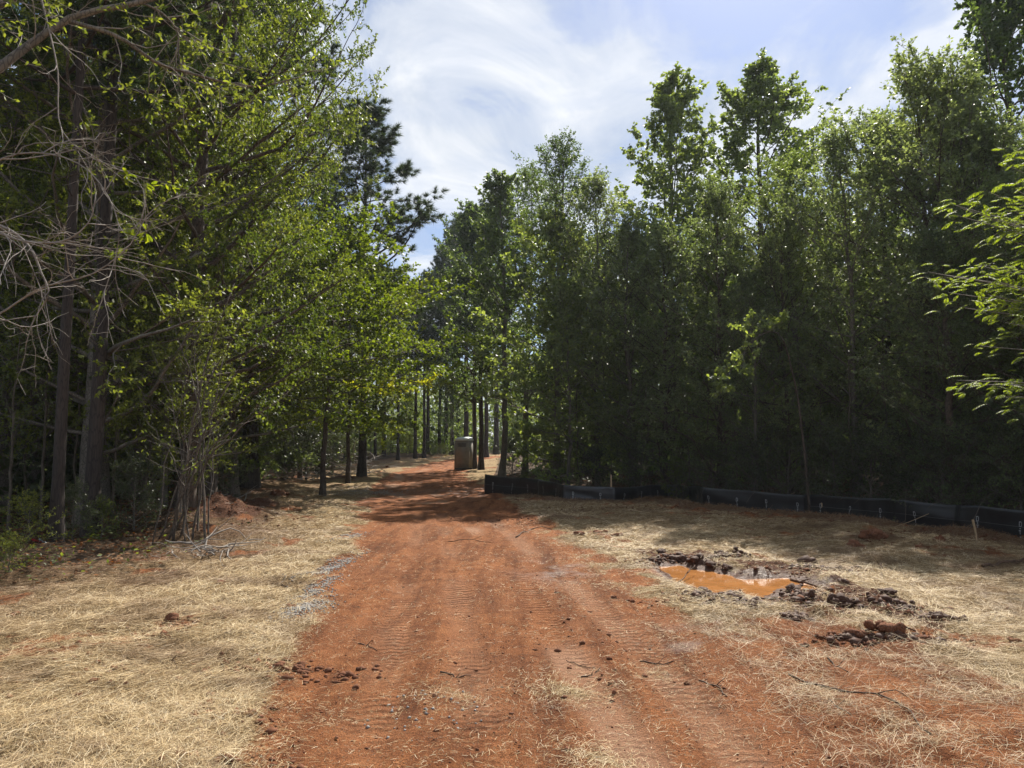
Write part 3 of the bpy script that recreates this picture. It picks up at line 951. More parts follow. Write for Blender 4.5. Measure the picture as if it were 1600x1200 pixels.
def make_tree(name, seed, H, r0, cb, Lmax, prof, n1, e0, e1, n2, n3, n4, size, wr, leafm, barkm, hexa=False, lean=0.02,
              curl=0.6, l2=0.5, twig=0.3, drop=0.1, droop=0.2, pine=False, twigs=True, dead=0):
    rg = np.random.default_rng(seed)
    k = 16
    zt = np.linspace(0, 1, k) ** 1.1 * H
    wx = np.cumsum(rg.normal(0, lean, k)) * H / k; wy = np.cumsum(rg.normal(0, lean, k)) * H / k
    wx -= wx[0]; wy -= wy[0]
    tr = np.stack([wx, wy, zt], 1)[None]
    tr[0, 0, 2] = -0.25
    rad = r0 * np.clip(1 - zt / (H * 1.02), 0, 1) ** 0.75 + 0.008 + r0 * 0.55 * np.exp(-np.maximum(zt, 0) / 0.28)
    mt = MB(); mt.tube(tr[0], rad, 10, cap=False)
    t = np.sort(np.clip(np.linspace(0, 0.985, n1) + rg.normal(0, 0.02, n1), 0, 0.99))
    s = cb + (1 - cb) * t
    zs = s * H
    st = np.stack([np.interp(zs, tr[0, :, 2], tr[0, :, 0]), np.interp(zs, tr[0, :, 2], tr[0, :, 1]), zs], 1)
    az = np.arange(n1) * 2.39996 + rg.normal(0, 0.35, n1)
    el = np.radians(e0 + (e1 - e0) * t + rg.normal(0, 9, n1))
    d = np.stack([np.cos(az) * np.cos(el), np.sin(az) * np.cos(el), np.sin(el)], 1)
    L1 = Lmax * PROF[prof](t) * rg.uniform(0.7, 1.2, n1)
    P1 = grow(rg, st, d, L1, 8, 0.10, curl)
    rb = np.interp(zs, zt, rad) * 0.42
    r1 = np.clip(np.minimum(rb, 0.012 + L1 * 0.013), 0.006, None)[:, None] * np.linspace(1, 0.25, 8)[None]
    mb = MB(); mb.add(*tubes(P1, r1, 5))
    P2, L2 = children_of(rg, P1, L1, n2, 0.22, (30, 65), l2, twig * 1.2, 5, 0.16, curl * 0.4, drop)
    mb.add(*tubes(P2, np.repeat((0.004 + L2 * 0.006)[:, None], 5, 1) * np.linspace(1, 0.4, 5), 3))
    P3, L3 = children_of(rg, P2, L2, n3, 0.15, (25, 70), 0.45, twig, 3, 0.2, 0.1, drop)
    if twigs:
        mb.add(*tubes(P3, np.full((len(P3), 3), 0.0035) * np.array([1, .8, .5]), 3))
    if dead:
        zd = rg.uniform(0.12, cb, dead) * H
        sd = np.stack([np.interp(zd, tr[0, :, 2], tr[0, :, 0]), np.interp(zd, tr[0, :, 2], tr[0, :, 1]), zd], 1)
        a = rg.uniform(0, 6.28, dead)
        Pd = grow(rg, sd, np.stack([np.cos(a), np.sin(a), rg.normal(0.05, 0.2, dead)], 1), rg.uniform(0.4, 1.8, dead), 5, 0.18, -0.1)
        mb.add(*tubes(Pd, np.repeat(np.array([[0.016, .012, .009, .006, .004]]), dead, 0), 4))
    if pine:
        V, tt = needles(rg, P3, 3, n4, size, wr)
        fo = mesh_np(name + '_foliage', V, None, tt, leafm)
    else:
        V, q = foliage(rg, P3, n4, size, wr, hexa, droop)
        fo = mesh_np(name + '_foliage', V, q, None, leafm)
    return dict(trunk=mt.mesh(name + '_trunk', barkm, True), branchwork=mb.mesh(name + '_branchwork', barkm, True), foliage=fo, H=float(np.quantile((V[:, 2]), 0.9985)), n=len(P3))


KIND = {}
def K(key, **kw):
    KIND[key] = make_tree(key, **kw)


K('oak_a', seed=11, H=15, r0=0.20, cb=0.14, Lmax=4.4, prof='oak', n1=56, e0=5, e1=52, n2=11, n3=8, n4=20, size=0.088, wr=0.52, drop=0.17, leafm=M['leaf_oak'], barkm=M['bark'], lean=0.05, l2=0.55, twig=0.34, curl=0.35, twigs=False)
K('oak_b', seed=12, H=13, r0=0.17, cb=0.10, Lmax=3.7, prof='oak', n1=52, e0=5, e1=55, n2=10, n3=8, n4=20, size=0.085, wr=0.5, drop=0.17, leafm=M['leaf_oak'], barkm=M['bark_grey'], lean=0.06, l2=0.55, twig=0.32, curl=0.35, twigs=False)
K('gum_a', seed=21, H=18, r0=0.20, cb=0.22, Lmax=4.0, prof='gum', n1=54, e0=10, e1=58, n2=9, n3=7, n4=11, size=0.15, wr=0.85, leafm=M['leaf_gum'], barkm=M['bark'], lean=0.03, curl=0.5, droop=0.5, drop=0.06, twigs=False)
K('gum_b', seed=22, H=17, r0=0.18, cb=0.26, Lmax=3.5, prof='gum', n1=48, e0=15, e1=62, n2=9, n3=7, n4=11, size=0.145, wr=0.85, leafm=M['leaf_gum'], barkm=M['bark_grey'], lean=0.05, curl=0.6, droop=0.5, drop=0.08, twigs=False)
K('slim_a', seed=31, H=14, r0=0.12, cb=0.20, Lmax=3.3, prof='slim', n1=50, e0=22, e1=60, n2=9, n3=7, n4=14, size=0.088, wr=0.58, leafm=M['leaf_gum'], barkm=M['bark_grey'], lean=0.05, curl=0.5, drop=0.16, twigs=False)
K('slim_b', seed=32, H=11, r0=0.09, cb=0.08, Lmax=2.8, prof='slim', n1=46, e0=20, e1=60, n2=9, n3=7, n4=11, size=0.09, wr=0.58, leafm=M['leaf_dark'], barkm=M['bark_grey'], lean=0.07, curl=0.5, drop=0.14)
K('slim_c', seed=33, H=11, r0=0.10, cb=0.05, Lmax=3.3, prof='oak', n1=52, e0=10, e1=60, n2=9, n3=7, n4=12, size=0.092, wr=0.58, leafm=M['leaf_dark'], barkm=M['bark'], lean=0.06, curl=0.45, drop=0.12)
K('pine_a', seed=41, H=20, r0=0.24, cb=0.42, Lmax=3.4, prof='pine', n1=46, e0=-5, e1=50, n2=7, n3=4, n4=34, size=0.27, wr=0.011, leafm=M['needle'], barkm=M['bark_pine'], lean=0.02, curl=0.6, pine=True, l2=0.42, twig=0.3, dead=16, twigs=False)
K('pine_b', seed=42, H=20, r0=0.20, cb=0.50, Lmax=3.0, prof='pine', n1=40, e0=-5, e1=50, n2=7, n3=4, n4=22, size=0.25, wr=0.010, leafm=M['needle'], barkm=M['bark_pine'], lean=0.025, curl=0.6, pine=True, l2=0.42, twig=0.3, dead=14, twigs=False)
K('fill_a', seed=51, H=11, r0=0.11, cb=0.06, Lmax=3.4, prof='fill', n1=36, e0=5, e1=55, n2=8, n3=6, n4=10, size=0.17, wr=0.62, leafm=M['leaf_dark'], barkm=M['bark'], lean=0.05, twigs=False, curl=.4)
K('fill_b', seed=52, H=10, r0=0.09, cb=0.08, Lmax=3.2, prof='fill', n1=34, e0=5, e1=55, n2=8, n3=6, n4=10, size=0.17, wr=0.62, leafm=M['leaf_gum'], barkm=M['bark_grey'], lean=0.06, twigs=False, curl=.4)
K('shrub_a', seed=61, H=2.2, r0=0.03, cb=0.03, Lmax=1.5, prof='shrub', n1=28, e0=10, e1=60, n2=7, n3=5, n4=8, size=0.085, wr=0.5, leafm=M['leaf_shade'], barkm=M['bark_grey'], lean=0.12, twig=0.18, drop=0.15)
K('shrub_b', seed=62, H=1.5, r0=0.02, cb=0.05, Lmax=1.2, prof='shrub', n1=22, e0=15, e1=60, n2=6, n3=4, n4=7, size=0.075, wr=0.5, leafm=M['leaf_oak'], barkm=M['bark_grey'], lean=0.12, twig=0.16, drop=0.15, hexa=True)
K('sapling_a', seed=71, H=5.0, r0=0.03, cb=0.25, Lmax=1.1, prof='slim', n1=20, e0=25, e1=60, n2=5, n3=3, n4=4, size=0.085, wr=0.5, leafm=M['leaf_dark'], barkm=M['cane'], lean=0.08, twig=0.2, drop=0.3)
K('sapling_b', seed=72, H=4.2, r0=0.022, cb=0.3, Lmax=1.3, prof='slim', n1=16, e0=15, e1=60, n2=5, n3=3, n4=3, size=0.08, wr=0.5, leafm=M['leaf_oak'], barkm=M['cane'], lean=0.10, twig=0.2, drop=0.35)
K('lime', seed=81, H=9, r0=0.09, cb=0.32, Lmax=4.0, prof='oak', n1=40, e0=-5, e1=45, n2=10, n3=8, n4=15, size=0.11, wr=0.8, leafm=M['leaf_lime'], barkm=M['bark'], lean=0.06, l2=0.55, twig=0.32, curl=0.1, twigs=False)


def plant(key, x, y, H, rz, label, cat='tree', group=None, name=None, rs=None, trunk_scale=1.0):
    k = KIND[key]
    s = H / k['H']
    z = hz(x, y) if y < 60 else 0.62 * float(smooth(34, 78, np.array(y)))
    e = empty(name or {'pin': 'pine_tree', 'shr': 'shrub', 'sap': 'sapling'}.get(key[:3], 'leafy_tree'), (x, y, z - 0.02), rz, 1.0)
    e.scale = (s * (rs or 1), s * (rs or 1), s)
    tag(e, label, cat, group)
    for part in ('trunk', 'branchwork', 'foliage'):
        o = obj(part, k[part], e)
        if part == 'trunk' and trunk_scale != 1.0:
            o.scale = (trunk_scale, trunk_scale, 1)
        if part != 'trunk':
            o['kind'] = 'stuff'
    return e


# skyline of the photograph: tops of fill trees stay below it
SKY_PX = [560, 590, 620, 640, 680, 720, 770, 800, 850, 900, 940, 960, 1000, 1030, 1075, 1095, 1130, 1195, 1250, 1265, 1300, 1330, 1370, 1390, 1440, 1480, 1530, 1560, 1700]
SKY_PY = [300, 400, 430, 445, 420, 340, 290, 270, 225, 255, 280, 330, 345, 300, 290, 300, 300, 290, 280, 270, 240, 215, 205, 165, 95, 85, 90, 60, 60]


def top_limit(x, y):
    px = 800 + F * x / y
    if px < 545:
        return 30.0
    py = float(np.interp(px, SKY_PX, SKY_PY)) + 25
    return at(px, py, y)[2]


def by_px(px, d):
    return at(px, 695, d)[0], d


def top_h(px, py, d):
    return at(px, py, d)[2]


RZ = random.Random(4)
def hero(key, px, d, top, label, cat='tree', rs=None, ts=1.0, name=None, group=None, rz=None):
    x, y = by_px(px, d)
    return plant(key, x, y, top_h(px, top, d), RZ.uniform(0, 6.28) if rz is None else rz, label, cat, group, name, rs, ts)


# --- right wood, front row along the silt fence
hero('gum_a', 742, 47, 320, 'tall leafy tree directly behind the portable toilet', ts=0.8)
hero('pine_b', 752, 46, 345, 'straight dark pine trunk just right of the portable toilet', 'pine tree', ts=1.1)
hero('gum_b', 783, 37, 265, 'leafy tree with a reddish trunk between toilet and black fence', rs=1.0)
hero('slim_a', 868, 30, 212, 'slender tree with long pale trunk and airy crown behind the fence\'s left end', ts=1.15)
hero('slim_a', 820, 41, 262, 'bushy tree filling the gap left of the slender pale trunk', rs=1.1)
hero('slim_b', 935, 28, 268, 'narrow tree with pointed top just right of the slender pale trunk')
hero('slim_b', 985, 26, 335, 'low dark tree above the single wooden stake of the fence', rs=1.1)
hero('gum_b', 1062, 33, 118, 'tall sweetgum with a forked narrow top standing clear against the sky', rs=1.05)
hero('gum_a', 1195, 32, 95, 'tall rounded sweetgum top, widest crown rising above the middle of the right wood', rs=1.15)
hero('slim_c', 1125, 22, 270, 'dense mid green tree in front of the two tall sweetgums')
hero('slim_a', 1258, 21, 235, 'tree with a crooked grey trunk close behind the middle of the fence', ts=1.2)
hero('slim_c', 1040, 25, 340, 'short bushy tree behind the bend of the fence', rs=1.15)
hero('slim_b', 1335, 19, 195, 'twiggy open topped tree rising right of the sweetgums')
hero('slim_c', 1390, 21, 165, 'dark tree filling the dip between the twiggy tree and the broad tall one')
hero('slim_c', 1455, 18.5, 72, 'broad tall dark tree with feathery top near the right edge', rs=1.1)
hero('slim_b', 1530, 18, 88, 'dark tree pressed against the broad feathery one on its right', rs=1.1)
hero('gum_a', 1605, 22, -70, 'tallest tree at the right edge, its crown cut off by the frame')
hero('slim_c', 1490, 15.5, 330, 'low tree with a stout dark trunk behind the right part of the fence', ts=1.7)
hero('slim_c', 1620, 14.5, 250, 'dense low tree at the right edge behind the lime green sprays')
hero('slim_b', 1180, 20.0, 420, 'low thin tree just behind the leaning broken branch')
hero('slim_c', 1750, 14, 100, 'tree beyond the right border of the picture, nearest of that row')
hero('slim_c', 1900, 12, 60, 'tree beyond the right border of the picture, second of that row')

# --- left wood, front row
hero('pine_a', 95, 11.7, -760, 'slim grey brown pine trunk standing first at the left wood edge', 'pine tree', ts=0.43)
hero('pine_b', 150, 13.0, -640, 'thicker dark pine trunk just right of the slim grey one', 'pine tree', ts=0.72)
hero('pine_a', 392, 27, -200, 'stout dark pine trunk with flared base beside the straw verge', 'pine tree', ts=1.05)
hero('oak_a', 290, 15.5, -330, 'big oak whose crown fills the upper left above the leaning stems', rs=0.85)
hero('oak_b', 165, 18, -130, 'oak with small glossy leaves crossing the two front pine trunks', rs=0.85)
hero('oak_a', 325, 19, -260, 'tall oak whose outer edge meets the sky left of the road', rs=0.85, rz=1.0)
hero('oak_b', 10, 17, -150, 'leafy oak at the left edge of the picture', rs=0.8)
hero('oak_a', 230, 21, -230, 'broad oak standing behind the two front pine trunks', rs=0.9)
hero('oak_a', 385, 31, -40, 'tall oak further along the verge, behind the sky edge oak', rs=.85)
hero('oak_b', 370, 22, 190, 'middle height oak in front of the tall sky edge oak')
hero('lime', 505, 24.5, 335, 'bright yellow green low tree leaning over the left verge', rs=1.1, rz=0.4)
hero('lime', 545, 31, 395, 'second yellow green tree further along the verge, behind the bright one', rs=1.0, rz=2.0)
hero('pine_a', 566, 35, 165, 'dark pine with needle tufts silhouetted against the sky', 'pine tree', rs=1.45, ts=.6)
hero('pine_b', 500, 41, 240, 'dark pine standing behind the silhouetted one', 'pine tree')
hero('slim_c', 470, 36, 420, 'dense bushy tree overhanging the brush pile by the verge', rs=1.2)
hero('slim_c', 505, 44, 440, 'bushy tree beyond the brush pile', rs=1.2)
hero('oak_b', 260, 16.5, 330, 'low leafy oak just behind the clump of leaning stems', rs=0.95)

hero('oak_b', 285, 15.0, 430, 'low young oak behind the clump of leaning stems, its leaves catching the sun', rs=.8, ts=.5)

# --- far pines round the bend of the road
far = [(570, 57, 400), (586, 58, 430), (600, 66, 420), (622, 61, 430), (649, 64, 440), (663, 65, 428), (668, 72, 420), (686, 74, 410),
       (697, 76, 380), (706, 74, 350), (716, 82, 345), (640, 78, 440), (612, 80, 430), (560, 70, 400), (728, 66, 335), (760, 68, 320), (775, 78, 320), (540, 62, 420)]
fl = ['first dark pine trunk of the far group left of the road bend', 'leaning dark pine trunk close beside the first far one', 'pine set back behind the first pair of far trunks',
      'lone straight pine trunk in the middle of the far gap', 'far pine trunk left of the close pair', 'left trunk of the close pair of far pines', 'right trunk of the close pair of far pines',
      'thin pale pine trunk right of the close pair', 'thin far pine left of the portable toilet', 'far pine whose trunk rises just left of the toilet roof', 'hindmost thin pine above the toilet roof',
      'far pine behind the middle of the gap', 'far pine deep behind the lone straight trunk', 'far pine behind the left leafy edge of the gap', 'far pine seen past the right side of the toilet',
      'far pine right of the two dark trunks beside the toilet', 'far pine beyond the hidden turn of the road', 'far pine half hidden by the yellow green trees']
for i, ((px, d, top), lb) in enumerate(zip(far, fl)):
    hero('pine_b' if i % 2 else 'pine_a', px, d, top + RZ.uniform(0, 20), lb, 'pine tree', group='far pines round the bend', rs=0.9)

# --- the woods behind
def fill_wood():
    rg = np.random.default_rng(33)
    pts = []
    def ok(x, y, dm):
        return all((x - a) ** 2 + (y - b) ** 2 > dm * dm for a, b in pts)
    tries = 0
    while len(pts) < 60 and tries < 6000:      # right wood
        tries += 1
        x, y = rg.uniform(-1, 26), rg.uniform(8, 62)
        fo, _ = fence_off(np.array([x]), np.array([y]))
        fo = -float(fo[0])
        if y > 27 and x < 1.6 + (y - 27) * 0.06: continue
        if y <= 27 and not (2.2 < fo < 24): continue
        if not (2.0 < fo < 26): continue
        if 68 < y < 82: continue
        if not ok(x, y, 2.3): continue
        pts.append((x, y))
        h = min(rg.uniform(8, 14), top_limit(x, y))
        if h < 4.5: pts.pop(); continue
        plant('slim_c' if y < 24 else ('fill_a' if rg.random() < 0.6 else 'fill_b'), x, y, h, rg.uniform(0, 6.28), 'dark leafy tree deep in the right wood, one of many behind the fence row', 'tree', 'trees deep in the right wood')
    pts.clear(); tries = 0
    while len(pts) < 62 and tries < 6000:      # left wood
        tries += 1
        y = rg.uniform(12, 62); x = float(left_x(y)) - rg.uniform(2.5, 22)
        if x / y < -1.1 or not ok(x, y, 2.5): continue
        pts.append((x, y))
        h = min(rg.uniform(11, 18), top_limit(x, y))
        if h < 4.5: pts.pop(); continue
        plant('oak_b' if y < 24 else ('fill_a' if rg.random() < 0.6 else 'fill_b'), x, y, h, rg.uniform(0, 6.28), 'dark leafy tree deep in the left wood, one of many behind the front trunks', 'tree', 'trees deep in the left wood')
    pts.clear(); tries = 0
    while len(pts) < 16 and tries < 3000:      # beyond the bend
        tries += 1
        x, y = rg.uniform(-20, 8), rg.uniform(70, 92)
        if not ok(x, y, 3.2) or (x > -6 and y < 83): continue
        pts.append((x, y))
        plant('fill_b', x, y, min(rg.uniform(6, 11), top_limit(x, y)), rg.uniform(0, 6.28), 'light green leafy tree growing under the far pines', 'tree', 'leafy trees under the far pines')


fill_wood()


def leaf_mass(name, rg, C, top, per, size, mat, low=0.0, power=1.0):
    """many separate leaf-sized faces filling rounded clumps C (x, y, radius)"""
    n = len(C) * per
    c = np.repeat(C, per, 0); tp = np.repeat(top, per)
    u = rg.random(n) ** power
    z = low + u * (tp - low)
    rr = c[:, 2] * (1 - 0.7 * u ** 2) * np.sqrt(rg.random(n))
    az = rg.uniform(0, 6.28, n)
    x, y = c[:, 0] + rr * np.cos(az), c[:, 1] + rr * np.sin(az)
    base = 0.62 * smooth(34, 78, y)
    V, q = leaf_quads(rg, np.stack([x, y, z + base], 1), rg.normal(0, 1, (n, 3)), rg.normal(0, 1, (n, 3)) + np.array([0, 0, .5]), rg.uniform(.7, 1.3, n) * size, 0.6, False)
    tag(obj(name, mesh_np(name, V, q, None, mat)), kind='stuff')


def distant_wood():
    rg = np.random.default_rng(77)
    C = []
    for i in range(330):
        side = rg.random()
        if side < 0.5:
            d = rg.uniform(90, 130); x, y = d * math.tan(rg.uniform(-.5, .5)), d
        elif side < 0.75:
            y = rg.uniform(6, 95); x = float(left_x(min(y, 60))) - rg.uniform(22, 36)
        else:
            y = rg.uniform(8, 95); x = np.interp(y, [8, 24, 95], [34, 27, 30]) + rg.uniform(0, 12)
        C.append((x, y, rg.uniform(2.2, 4.2)))
    C = np.array(C)
    top = np.array([min(rg.uniform(11, 17), top_limit(x, y) if y > 85 else 15) for x, y, r in C])
    leaf_mass('distant_wood', rg, C, top, 300, 0.62, M['leaf_dark'])
    C = []
    while len(C) < 230:
        y = rg.uniform(7, 62)
        if rg.random() < .5:
            x = float(left_x(y)) - rg.uniform(3.5, 20)
        else:
            x = rg.uniform(0, 30)
            fo = float(fence_off(np.array([x]), np.array([y]))[0][0])
            if not (-24 < fo < -2.6) or (y > 26 and x < 2.5): continue
        C.append((x, y, rg.uniform(1.2, 2.4)))
    C = np.array(C)
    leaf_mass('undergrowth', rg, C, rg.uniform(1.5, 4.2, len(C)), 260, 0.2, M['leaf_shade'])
    C = np.array([(rg.uniform(-26, -2), rg.uniform(76, 92), rg.uniform(1.2, 2.5)) for i in range(56)] + [(rg.uniform(-2, 18), rg.uniform(83, 93), rg.uniform(1.5, 2.8)) for i in range(34)] + [(rg.uniform(1.5, 6), rg.uniform(52, 66), rg.uniform(.8, 1.6)) for i in range(12)])
    leaf_mass('far_undergrowth', rg, C, rg.uniform(1.5, 5.5, len(C)), 260, 0.3, M['leaf_gum'])  # lighter leaf colour stands in for the light in the far gap


distant_wood()


# faint haze in the air between the camera and the far trees
def haze():
    mb = MB(); mb.box((0, 250, 14.0), (1000, 1000, 34))
    m, N, L, out = new_mat('thin_haze')
    v = N('ShaderNodeVolumePrincipled', in_Density=HAZE, in_Anisotropy=0.3)
    v.inputs['Color'].default_value = (0.86, 0.92, 1.0, 1)
    L(v.outputs[0], out.inputs['Volume'])
    tag(obj('haze', mb.mesh('haze', m)), kind='stuff')


haze()

# --- shrubs and saplings
def shr(key, px, d, H, label, cat='shrub', group=None, rs=1.0):
    x, y = by_px(px, d)
    return plant(key, x, y, H, RZ.uniform(0, 6.28), label, cat, group, rs=rs)


shr('shrub_b', 25, 9.2, 0.55, 'low sunlit plant at the left border beside the straw')
shr('shrub_b', 55, 11.4, 0.9, 'leafy shrub left of the slim grey pine trunk')
shr('shrub_a', 120, 12.2, 1.1, 'small shrub between the two front pine trunks')
shr('shrub_b', 165, 12.6, 0.8, 'low plant at the foot of the thicker dark pine trunk')
shr('shrub_a', 215, 13.4, 1.6, 'dark shrub left of the clump of leaning stems')
shr('shrub_a', 350, 21, 2.2, 'dark shrub behind the dug earth mound')
shr('shrub_a', 445, 33, 2.0, 'shrub just right of the stout pine trunk', rs=1.0)
shr('shrub_a', 480, 35, 3.0, 'large rounded shrub left of the brush pile', rs=1.2)
shr('shrub_a', 520, 41, 3.2, 'large shrub at the end of the left verge', rs=1.2)
shr('shrub_b', 822, 27.5, 0.8, 'small sunlit plant behind the left end of the fence')
shr('shrub_b', 1055, 21.5, 1.3, 'bright green low shrub behind the bend of the fence')
ORD = ['first', 'second', 'third', 'fourth', 'fifth', 'sixth', 'seventh', 'eighth', 'ninth', 'tenth', 'eleventh', 'twelfth', 'thirteenth', 'fourteenth', 'fifteenth', 'sixteenth']
for i, (px, d, H) in enumerate([(800, 38, 2.2), (860, 31, 2.2), (900, 28, 2.4), (930, 25, 2.0), (1000, 23.5, 2.2), (1110, 20.5, 2.0), (1175, 18.7, 2.1), (1230, 18.3, 2.4), (1300, 17, 2.3), (1360, 16.2, 2.5), (1420, 15.6, 2.2), (1470, 14.6, 2.4), (1530, 14.2, 2.2), (1590, 13.6, 2.4)]):
    shr('shrub_a', px, d + .8, H, 'dark shrub shading the back of the fence, %s from the fence end near the toilet' % ORD[i], group='dark shrubs behind the fence', rs=1.1)
for i, (px, d, H) in enumerate([(560, 62, 2.2), (580, 75, 3.0), (600, 68, 2.0), (620, 84, 3.0), (640, 72, 2.4), (655, 82, 3.0), (672, 70, 1.8), (690, 68, 1.4), (700, 80, 2.6)]):
    shr('shrub_b', px, d, H, 'low sunlit bush among the far pine trunks, %s from the left verge' % ORD[i], group='bushes among the far pines', rs=1.3)
for i, (px, d, H) in enumerate([(905, 25.5, 4.5), (955, 24.6, 4), (1015, 23, 4.6), (1075, 21.2, 4.2), (1105, 20.3, 4.6), (1150, 19.5, 3.6), (1215, 18.6, 4.2), (1285, 17.4, 3.9), (1325, 16.6, 4.5), (1385, 16, 4.0), (1440, 15, 4.2), (1505, 14.8, 4.1), (1560, 14.2, 4), (1600, 13.9, 4.4)]):
    shr('sapling_a' if i % 2 else 'sapling_b', px, d + 1.7, H, 'thin bare stemmed sapling in the shade, %s along the fence from the toilet end' % ORD[i], 'sapling', 'saplings behind the fence')
for i, (px, d, H) in enumerate([(20, 13, 4), (45, 16, 4.8), (70, 14, 4.4), (125, 15, 4.2), (180, 14.6, 4), (230, 15.5, 4.6), (330, 20, 5), (365, 25, 4.5)]):
    shr('sapling_b' if i % 2 else 'sapling_a', px, d, H, 'thin bare sapling in the shade of the left wood, %s from the left border' % ORD[i], 'sapling', 'saplings in the left wood')


# --- hand-placed branches and stems
def px_path(pts, d):
    """pts: (px, py[, d])"""
    return np.array([at(p[0], p[1], p[2] if len(p) > 2 else d) for p in pts])


def smooth_path(P, n):
    P = np.asarray(P, float)
    t = np.concatenate([[0], np.cumsum(np.linalg.norm(np.diff(P, axis=0), axis=1))]); t /= t[-1]
    u = np.linspace(0, 1, n)
    # Catmull-Rom through the points
    out = np.zeros((n, 3))
    m = np.gradient(P, t, axis=0)
    i = np.clip(np.searchsorted(t, u, 'right') - 1, 0, len(P) - 2)
    h = (t[i + 1] - t[i])[:, None]; s = ((u - t[i])[:, None]) / h
    out = (2 * s ** 3 - 3 * s ** 2 + 1) * P[i] + (s ** 3 - 2 * s ** 2 + s) * h * m[i] + (-2 * s ** 3 + 3 * s ** 2) * P[i + 1] + (s ** 3 - s ** 2) * h * m[i + 1]
    return out


def overhang_oak():
    rg = np.random.default_rng(90)
    base = (-6.6, 5.2)
    e = empty('oak_tree', (base[0], base[1], hz(*base) - 0.02))
    tag(e, 'near oak with a thick grey limb reaching in at the upper left corner', 'tree')
    o = np.array(e.location)
    tr = smooth_path([(base[0], base[1], -0.2), (base[0] + .1, base[1], 2.5), (base[0] + .2, base[1] + .1, 5), (base[0] + .1, base[1] + .3, 9)], 12)
    mb = MB(); mb.tube(tr - o, np.linspace(0.2, 0.06, 12), 10)
    obj('trunk', mb.mesh('near_oak_trunk', M['bark_grey'], True), e)
    limbs = [
        (px_path([(-420, 420, 5.4), (-180, 250, 5.8), (0, 105, 6.2), (60, 60, 6.4), (110, 28, 6.5), (160, 14, 6.6), (225, 3, 6.7), (330, -40, 6.9)], 6), 0.062, 0.018, 'limb'),
        (px_path([(105, 32, 6.5), (190, 60, 6.6), (245, 98, 6.8), (300, 115, 7.0), (400, 135, 7.3), (470, 120, 7.5)], 6.5), 0.022, 0.006, 'limb'),
        (px_path([(-420, 260, 5.4), (-100, 60, 6.0), (80, -30, 6.4), (240, -90, 6.8)], 6), 0.05, 0.015, 'limb'),
        (px_path([(222, 4, 6.7), (255, 22, 6.8), (275, 45, 6.9), (280, 95, 7.0), (290, 120, 7.0)], 6), 0.012, 0.004, 'limb'),
    ]
    tws = []
    mbb = MB()
    for P, ra, rb, nm in limbs:
        S = smooth_path(P, 18)
        m1 = MB(); m1.tube(S - o, np.linspace(ra, rb, 18), 8)
        obj(nm, m1.mesh('near_oak_limb', M['bark_grey'], True), e)
        Sx = S[None, 6:] if ra > 0.03 else S[None]
        P2, L2 = children_of(rg, Sx, np.array([2.0]), 13, 0.1, (30, 75), 0.45, 0.5, 6, 0.22, -0.05, 0.0, 0.05)
        mbb.add(tubes(P2 - o, np.repeat((0.003 + L2 * 0.004)[:, None], 6, 1) * np.linspace(1, .4, 6), 4)[0], tubes(P2, np.ones((len(P2), 6)), 4)[1])
        P3, L3 = children_of(rg, P2, L2, 6, 0.2, (25, 70), 0.5, 0.16, 4, 0.25, 0.0, 0.2)
        mbb.add(tubes(P3 - o, np.full((len(P3), 4), 0.0022), 3)[0], tubes(P3, np.ones((len(P3), 4)), 3)[1])
        tws.append(P3)
    b = obj('branchwork', mbb.mesh('near_oak_branchwork', M['twig'], True), e, 'stuff')
    T = np.concatenate([t[:, :4] for t in tws])
    V, q = foliage(rg, T, 5, 0.06, 0.42, True, 0.1, 0.7, 0.5)
    obj('foliage', mesh_np('near_oak_foliage', V - o, q, None, M['leaf_oak']), e, 'stuff')


